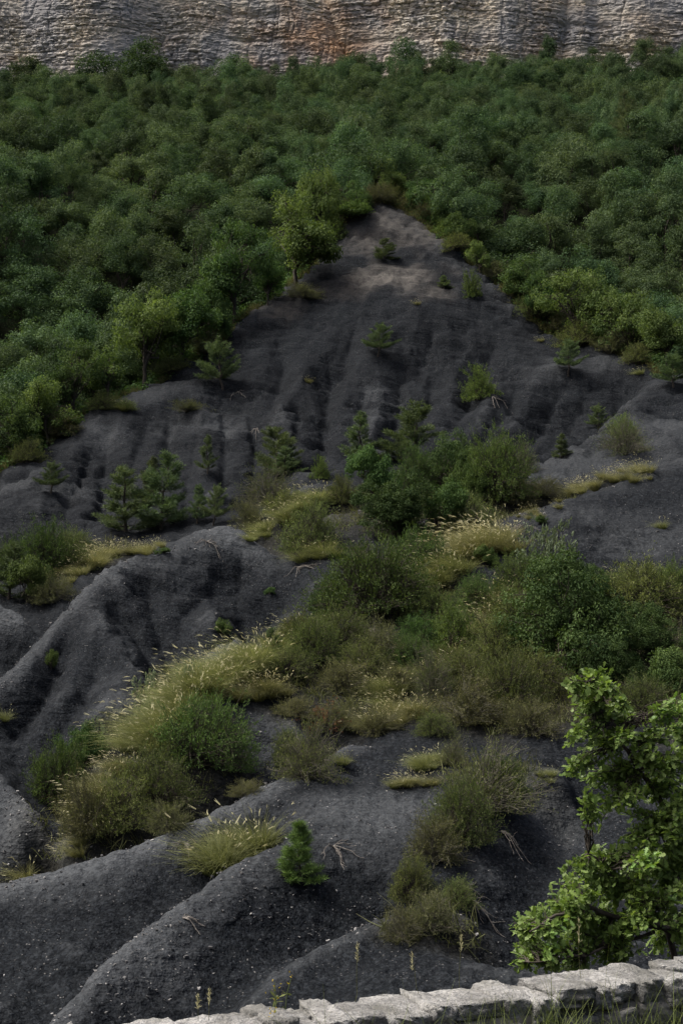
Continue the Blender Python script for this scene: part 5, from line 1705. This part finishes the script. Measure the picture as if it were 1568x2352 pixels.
def stone_wall():
    m, nt = nodes_of('wall_limestone')
    b = NB(nt)
    tc = b.n('ShaderNodeTexCoord')
    oi = b.n('ShaderNodeObjectInfo')
    geo = b.n('ShaderNodeNewGeometry')
    n1 = b.noise(geo.outputs['Position'], 7.0, 5, 0.65)
    n2 = b.noise(geo.outputs['Position'], 38.0, 4, 0.6)
    n3 = b.noise(geo.outputs['Position'], 3.1, 3, 0.6)
    col = b.mix(b.ramp(n1, [(0.35, 0), (0.68, 1)]), (0.15, 0.15, 0.142), (0.36, 0.36, 0.345))
    col = b.mix(b.ramp(n2, [(0.46, 0), (0.66, 0.85)]), col, (0.10, 0.10, 0.094))
    col = b.mix(b.ramp(n3, [(0.48, 0), (0.62, 0.7)]), col, (0.115, 0.115, 0.10))
    hs = b.n('ShaderNodeHueSaturation')
    b.set(hs.inputs['Color'], col)
    b.set(hs.inputs['Value'], b.math('MULTIPLY_ADD', oi.outputs['Random'], 0.5, 0.72))
    p = b.n('ShaderNodeBsdfPrincipled')
    b.set(p.inputs['Base Color'], hs.outputs[0])
    p.inputs['Roughness'].default_value = 0.9
    bp = b.n('ShaderNodeBump')
    bp.inputs['Strength'].default_value = 1.0
    bp.inputs['Distance'].default_value = 0.06
    b.set(bp.inputs['Height'], b.math('ADD', n1, b.math('MULTIPLY', n2, 0.4)))
    nt.links.new(bp.outputs[0], p.inputs['Normal'])
    b.out(p.outputs[0])
    m2 = bark_material('old_mortar', (0.075, 0.072, 0.064), (0.19, 0.185, 0.165), 9)
    m3 = bark_material('shaded_face_stone', (0.07, 0.07, 0.064), (0.23, 0.225, 0.205), 5)  # shade of the road-side face put into the colour: darker than the coping
    A = np.array([-4.03, 6.45])
    B = np.array([6.17, 11.24])
    L = np.linalg.norm(B - A)
    ang = math.atan2(*(B - A)[::-1])
    d = (B - A) / L
    nr = np.array([-d[1], d[0]])       # away from the road
    top = -2.165
    root = bpy.data.objects.new('stone_wall', None)
    COL.objects.link(root)
    root.location = (A[0], A[1], top)
    root.rotation_euler = (0, 0, ang)
    tag(root, 'low roadside wall of pale rough limestone along the bottom right', 'wall')
    prot = []
    for i in range(8):
        V, F = rough_block(900 + i, 7)
        prot.append(make_mesh('coping_block', V, [F], [m], True))
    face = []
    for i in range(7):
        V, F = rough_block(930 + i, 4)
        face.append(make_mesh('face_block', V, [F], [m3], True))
    # core of mortar between the faces
    rs = np.random.RandomState(12)
    nx, nz = 150, 5
    T = 0.40
    xs = np.linspace(-0.5, L + 0.5, nx)
    prof = [(-0.02, -1.1), (-0.02, -0.55), (-0.02, -0.12), (0.02, -0.07), (T - 0.02, -0.07), (T + 0.02, -0.12), (T + 0.02, -1.3)]
    V = np.array([[(x, y, z) for y, z in prof] for x in xs]).reshape(-1, 3)
    V[:, 1] += 0.02 * pnoise(V[:, 0] * 6, V[:, 2] * 6, 0, 13)
    V[:, 2] += 0.02 * pnoise(V[:, 0] * 5, V[:, 1] * 6, 0, 14)
    obj('mortar_core', make_mesh('mortar_core', V, [grid_faces(nx, len(prof))], [m2], True), root)
    # coping stones
    x = -0.4
    k = 0
    while x < L + 0.3:
        ln = rs.uniform(0.13, 0.36)
        h = rs.uniform(0.09, 0.17)
        if rs.rand() < 0.3:            # two stones side by side
            f = rs.uniform(0.4, 0.6)
            for yy, dd in ((f * T / 2, f * T), (T - (1 - f) * T / 2, (1 - f) * T)):
                obj('coping_stone', prot[rs.randint(8)], root, (x + ln / 2, yy, -h / 2 + rs.uniform(-.02, .02)), (rs.normal() * .05, rs.normal() * .05, rs.normal() * .06), (ln * 1.08, dd * 1.12, h * 1.1))
        else:
            obj('coping_stone', prot[rs.randint(8)], root, (x + ln / 2, T / 2 + rs.normal() * 0.02, -h / 2 + rs.uniform(-.03, .035)), (rs.normal() * .05, rs.normal() * .06, rs.normal() * .07), (ln * 1.08, T * rs.uniform(1.05, 1.25), h * 1.15))
        x += ln
        k += 1
    # rubble of the road-side face
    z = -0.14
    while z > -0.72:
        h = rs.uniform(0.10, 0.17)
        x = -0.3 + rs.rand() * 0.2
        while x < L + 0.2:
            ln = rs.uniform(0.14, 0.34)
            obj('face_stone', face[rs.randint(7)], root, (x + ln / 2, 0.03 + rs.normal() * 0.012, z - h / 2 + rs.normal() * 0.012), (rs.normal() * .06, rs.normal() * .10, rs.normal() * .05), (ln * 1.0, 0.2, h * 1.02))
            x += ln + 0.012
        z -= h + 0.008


stone_wall()


# ------------------------------------------------------------------ oak below the wall, close to the camera
def near_oak():
    rs = np.random.RandomState(21)
    mleaf = leaf_material('oak_leaf', (0.095, 0.175, 0.040), (0.235, 0.355, 0.100), trans=0.38, rough=0.5, obj_var=0.22, hue_var=0.03, spec=0.3)
    D0 = 12.0
    base = np.array(P(1600, 2190, D0 + 0.4))
    base[2] = ground_z(base[0], base[1]) - 0.1
    root = bpy.data.objects.new('oak_sapling', None)
    COL.objects.link(root)
    root.location = base
    tag(root, 'bright green young oak with lobed leaves standing just beyond the stone wall', 'tree')
    w = Geo()
    loc = lambda u, v, D: np.array(P(u, v, D)) - base

    def limb(pts, r0, r1, n=14):
        pts = np.array(pts)
        t = np.linspace(0, len(pts) - 1, n)
        q = np.array([[np.interp(k, range(len(pts)), pts[:, j]) for j in range(3)] for k in t])
        q[1:-1] += rs.normal(size=(n - 2, 3)) * 0.012
        w.tube(q, np.linspace(r0, r1, n), 7)
        return q
    L1 = limb([(0, 0, 0), loc(1612, 2050, 12.3), loc(1590, 1950, 12.2), loc(1540, 1870, 12.1), loc(1490, 1800, 12.0), loc(1440, 1730, 11.9), loc(1400, 1650, 11.9), loc(1368, 1565, 11.9)], 0.045, 0.006, 26)
    L2 = limb([(0.02, 0, 0.1), loc(1540, 2140, 12.1), loc(1450, 2110, 11.9), loc(1350, 2085, 11.7), loc(1270, 2100, 11.6), loc(1215, 2140, 11.5)], 0.035, 0.006, 20)
    L3 = limb([loc(1612, 2050, 12.3), loc(1620, 1900, 12.4), loc(1600, 1760, 12.4), loc(1560, 1660, 12.3)], 0.03, 0.006, 14)
    L4 = limb([loc(1540, 2140, 12.1), loc(1470, 2060, 12.0), loc(1400, 2000, 11.9), loc(1350, 1960, 11.8)], 0.02, 0.005, 12)
    L5 = limb([loc(1600, 2100, 12.2), loc(1560, 2020, 12.0), loc(1530, 1960, 12.0), loc(1510, 1900, 11.9)], 0.018, 0.005, 10)
    L6 = limb([loc(1500, 2140, 12.0), loc(1400, 2170, 11.8), loc(1300, 2200, 11.6), loc(1215, 2210, 11.5)], 0.018, 0.005, 12)
    skel = np.concatenate([L1[6:], L2[4:], L3[3:], L4[2:], L5[2:], L6[2:]])
    clusters = [(1365, 1562, 36), (1322, 1582, 24), (1405, 1592, 36), (1340, 1640, 34), (1398, 1655, 38), (1332, 1705, 38), (1390, 1725, 44), (1438, 1690, 28), (1316, 1765, 30), (1375, 1795, 44), (1436, 1785, 44),
                (1482, 1740, 26), (1400, 1855, 28), (1350, 1840, 22), (1452, 1850, 36), (1500, 1815, 30), (1545, 1640, 38), (1570, 1690, 38), (1520, 1690, 22), (1562, 1745, 28), (1600, 1640, 50), (1372, 1640, 18),
                (1425, 1620, 18), (1545, 1890, 40), (1505, 1895, 24), (1562, 1965, 42), (1530, 2020, 44), (1490, 1980, 26), (1362, 1972, 30), (1330, 2010, 34), (1400, 2000, 40), (1450, 2010, 34), (1282, 2076, 34),
                (1235, 2105, 30), (1340, 2080, 50), (1420, 2080, 54), (1500, 2080, 54), (1565, 2090, 54), (1208, 2160, 28), (1270, 2160, 46), (1350, 2155, 54), (1440, 2160, 54), (1530, 2160, 54), (1196, 2205, 18),
                (1250, 2215, 30), (1320, 2215, 40), (1600, 2010, 60), (1610, 1850, 50), (1620, 2150, 60), (1300, 2040, 26), (1400, 2200, 36), (1190, 2130, 22), (1225, 2185, 30), (1300, 2120, 40), (1380, 2120, 44), (1470, 2120, 44), (1310, 2170, 40), (1400, 2050, 36), (1375, 2030, 30), (1480, 2040, 30), (1420, 1960, 22), (1500, 1940, 40), (1450, 1920, 30), (1560, 1850, 40), (1540, 1800, 36), (1530, 1760, 32), (1470, 1960, 28), (1580, 1930, 45), (1490, 1690, 20), (1440, 1650, 20), (1555, 2030, 45), (1500, 2010, 40)]
    P_, A_, N_ = [], [], []
    for (u, v, r) in clusters:
        D = float(np.clip(11.8 + rs.normal() * 0.18, 11.3, 12.4))
        R = 1.12 * r * D / FV
        c = loc(u, v, D)
        ntw = max(5, int(r / 1.7))
        for k in range(ntw):
            dr = unit(rs, 1)[0] * np.array([1, 0.8, 1]) + np.array([-0.15, 0, 0.25])
            e = c + norm(dr) * R * rs.uniform(0.35, 1.0)
            j = np.argmin(np.linalg.norm(skel - (c * 0.75 + e * 0.25), axis=1))
            s0 = skel[j]
            q = wobble(rs, s0, e, 6, 0.06, 0.04)
            w.tube(q, np.linspace(0.006, 0.0018, 6), 4)
            nl = rs.randint(7, 12)
            for z in range(nl):
                f = 1 - 0.75 * (z / nl) ** 1.1 * min(1.0, 0.30 / (np.linalg.norm(e - s0) + 1e-3))
                pp = s0 + (e - s0) * f
                tw = norm(e - s0)
                ax = norm(tw * 0.55 + unit(rs, 1)[0] * 0.95 + np.array([0, 0, -0.05]))
                P_.append(pp + rs.normal(size=3) * 0.004)
                A_.append(ax)
                N_.append(norm(np.array([0, -0.25, 0.9]) + 0.55 * rs.normal(size=3)))
    obj('trunk', w.mesh('oak_wood', [M_BARK], True), root)
    # lobed oak leaf, slightly folded along the midrib
    half = [(0.0, 0.0), (0.12, 0.03), (0.22, 0.18), (0.31, 0.07), (0.43, 0.27), (0.53, 0.10), (0.66, 0.32), (0.76, 0.14), (0.88, 0.21), (1.0, 0.0)]
    V, F = [], []
    for t, y in half:
        V.append((t, 0, -0.05 * t * t))
    n = len(half)
    for t, y in half:
        V.append((t, y, 0.22 * y - 0.06 * t * t))
    for t, y in half:
        V.append((t, -y, 0.22 * y - 0.06 * t * t))
    V = np.array(V, float)
    q1 = [[i, i + 1, n + i + 1, n + i] for i in range(n - 1)]
    q2 = [[i + 1, i, 2 * n + i, 2 * n + i + 1] for i in range(n - 1)]
    QF = np.array(q1 + q2)
    # the same leaf with fewer corners for those deep in the crown
    h2 = [(0.0, 0.0), (0.22, 0.16), (0.31, 0.08), (0.43, 0.25), (0.54, 0.11), (0.70, 0.29), (1.0, 0.0)]
    k2 = len(h2)
    V2 = np.array([(t, 0, -0.05 * t * t) for t, y in h2] + [(t, y, 0.22 * y - 0.06 * t * t) for t, y in h2] + [(t, -y, 0.22 * y - 0.06 * t * t) for t, y in h2], float)
    QF2 = np.array([[i, i + 1, k2 + i + 1, k2 + i] for i in range(k2 - 1)] + [[i + 1, i, 2 * k2 + i, 2 * k2 + i + 1] for i in range(k2 - 1)])
    lm = [make_mesh('oak_leaf', V, [QF], [mleaf], True, attrs={'tint': np.full(len(V), tv)}) for tv in (0.15, 0.4, 0.6, 0.85)]
    P_, A_, N_ = np.array(P_), np.array(A_), np.array(N_)
    S_ = np.cross(N_, A_)
    S_ = norm(S_)
    U_ = np.cross(A_, S_)
    size = 0.068 * rs.uniform(0.7, 1.25, len(P_))
    order = np.argsort(P_[:, 1])          # the leaves nearest to the road show largest
    g = Geo()
    for r_, i in enumerate(order):
        if r_ < 290:
            M = Matrix(((A_[i, 0], S_[i, 0], U_[i, 0], 0), (A_[i, 1], S_[i, 1], U_[i, 1], 0), (A_[i, 2], S_[i, 2], U_[i, 2], 0), (0, 0, 0, 1)))
            o = bpy.data.objects.new('leaf', lm[rs.randint(4)])
            COL.objects.link(o)
            o.parent = root
            o.matrix_local = Matrix.Translation(P_[i].tolist()) @ M @ Matrix.Scale(float(size[i]), 4)
        else:
            vv = P_[i] + size[i] * (V2[:, :1] * A_[i] + V2[:, 1:2] * S_[i] + V2[:, 2:] * U_[i])
            g.add(vv, quads=QF2, tint=float(np.clip(0.45 + 0.28 * rs.normal(), 0, 1)))
    fo = obj('foliage', g.mesh('oak_foliage', [mleaf], True), root)
    fo['kind'] = 'stuff'
    print('oak leaves', len(P_))


near_oak()


# ------------------------------------------------------------------ verge in front of the wall and stalks along it
def verge():
    rs = np.random.RandomState(61)
    g = Geo()
    n = 9000
    A = np.array([-4.03, 6.45])
    d = np.array([10.2, 4.79]) / 11.27
    nr = np.array([-d[1], d[0]])
    t = rs.uniform(2.0, 9.6, n)
    off = -0.08 - np.abs(rs.normal(size=n)) * 0.5
    q = A + t[:, None] * d + off[:, None] * nr
    dens = np.clip((t - 3.0) / 4.5, 0.06, 1) * (0.35 + 0.65 * (fbm(t * 1.1, off, 0, 2, 63) > -0.1))
    k = rs.rand(n) < dens
    q, t = q[k], t[k]
    P0 = np.array([(x, y, ground_z(x, y) - 0.02) for x, y in q])
    m = len(P0)
    L = rs.uniform(0.28, 0.62, m) * (0.6 + 0.5 * np.clip((t - 3) / 5, 0, 1))
    g.ribbons(P0, norm(np.array([0, 0, 1.0]) + 0.3 * rs.normal(size=(m, 3))), np.array([[0, 0, -0.25]]) + 0.3 * rs.normal(size=(m, 3)), L, 0.008, 4, np.clip(0.4 + 0.3 * rs.normal(size=m), 0, 1), 0.6)
    tag(obj('verge_grass', g.mesh('verge_grass', [M_VERGE])), 'green roadside grass in front of the stone wall', None, None, 'stuff')
    # single dry stalks
    rows = [(946, 2192, 8.9, 'dry bent grass stalk rising behind the wall in the middle'), (1328, 2112, 9.3, 'tall straw grass stalk in front of the near oak'), (1058, 2140, 9.2, 'thin straw stalk right of the drooping brown shrub'),
            (455, 2285, 8.3, 'thin dry stalk at the left above the lowest end of the wall'), (480, 2275, 8.3, 'paler dry stalk beside the one at the left end of the wall'), (820, 2170, 9.0, 'fine straw stalk left of the bent one behind the wall')]
    for i, (u, v, D, lab) in enumerate(rows):
        top = np.array(P(u, v, D))
        z0 = ground_z(top[0], D)
        g, pl = Geo(), Geo()
        H = top[2] - z0
        s = wobble(rs, (0.04 * rs.normal(), 0, 0), (0, 0, H), 8, 0.01)
        g.tube(s, np.linspace(0.0025, 0.0012, 8), 4)
        m = 40
        f = rs.rand(m) * 0.16
        pos = s[-1] * (1 - f)[:, None]
        pl.leaves(pos, norm(np.array([0, 0, 1.0]) + 0.35 * rs.normal(size=(m, 3))), unit(rs, m), 0.028, 0.005, rs.rand(m))
        gl = Geo()
        mm = 5
        gl.ribbons(np.zeros((mm, 3)), norm(np.array([0, 0, 1.0]) + 0.35 * rs.normal(size=(mm, 3))), np.array([[0, 0, -0.4]]) + 0.3 * rs.normal(size=(mm, 3)), 0.35 * H, 0.006, 4, 0.5)
        as_thing('grass_stalk', (top[0], D, z0), [('stalk', g.mesh('stalk', [M_PALEBLADE])), ('seed_head', pl.mesh('seed_head', [M_PLUME])), ('blades', gl.mesh('stalk_blades', [M_PALEBLADE]))], lab, 'grass', 'dry stalks along the wall')
    # yellow flowering weed
    M_FLOWER = leaf_material('yellow_flower', (0.25, 0.18, 0.02), (0.42, 0.31, 0.05), trans=0.3, obj_var=0.05)
    for u, v, D, lab in [(640, 2238, 8.6, 'weed with small yellow flowers behind the left part of the wall'), (610, 2300, 8.3, 'low yellow flowered weed at the left part of the wall')]:
        top = np.array(P(u, v, D))
        z0 = ground_z(top[0], D)
        H = top[2] - z0
        st, fl, lv = Geo(), Geo(), Geo()
        for k in range(3):
            e = np.array([rs.normal() * 0.04, rs.normal() * 0.05, H * rs.uniform(0.82, 1.0)])
            s = wobble(rs, (0, 0, 0), e, 7, 0.03)
            st.tube(s, np.linspace(0.004, 0.0018, 7), 4)
            m = 5
            pos = e + rs.normal(size=(m, 3)) * np.array([0.018, 0.018, 0.03])
            fl.leaves(pos, unit(rs, m), unit(rs, m), 0.016, 0.012, rs.rand(m))
            m = 16
            lv.leaves(s[rs.randint(1, 6, m)], norm(unit(rs, m) + np.array([0, 0, .3])), unit(rs, m), 0.06, 0.014, rs.rand(m))
        as_thing('flowering_weed', (top[0], D, z0), [('stems', st.mesh('weed_stems', [M_OLIVE])), ('flowers', fl.mesh('weed_flowers', [M_FLOWER])), ('leaves', lv.mesh('weed_leaves', [M_OLIVE]))], lab, 'flower', 'yellow weeds at the wall')


verge()
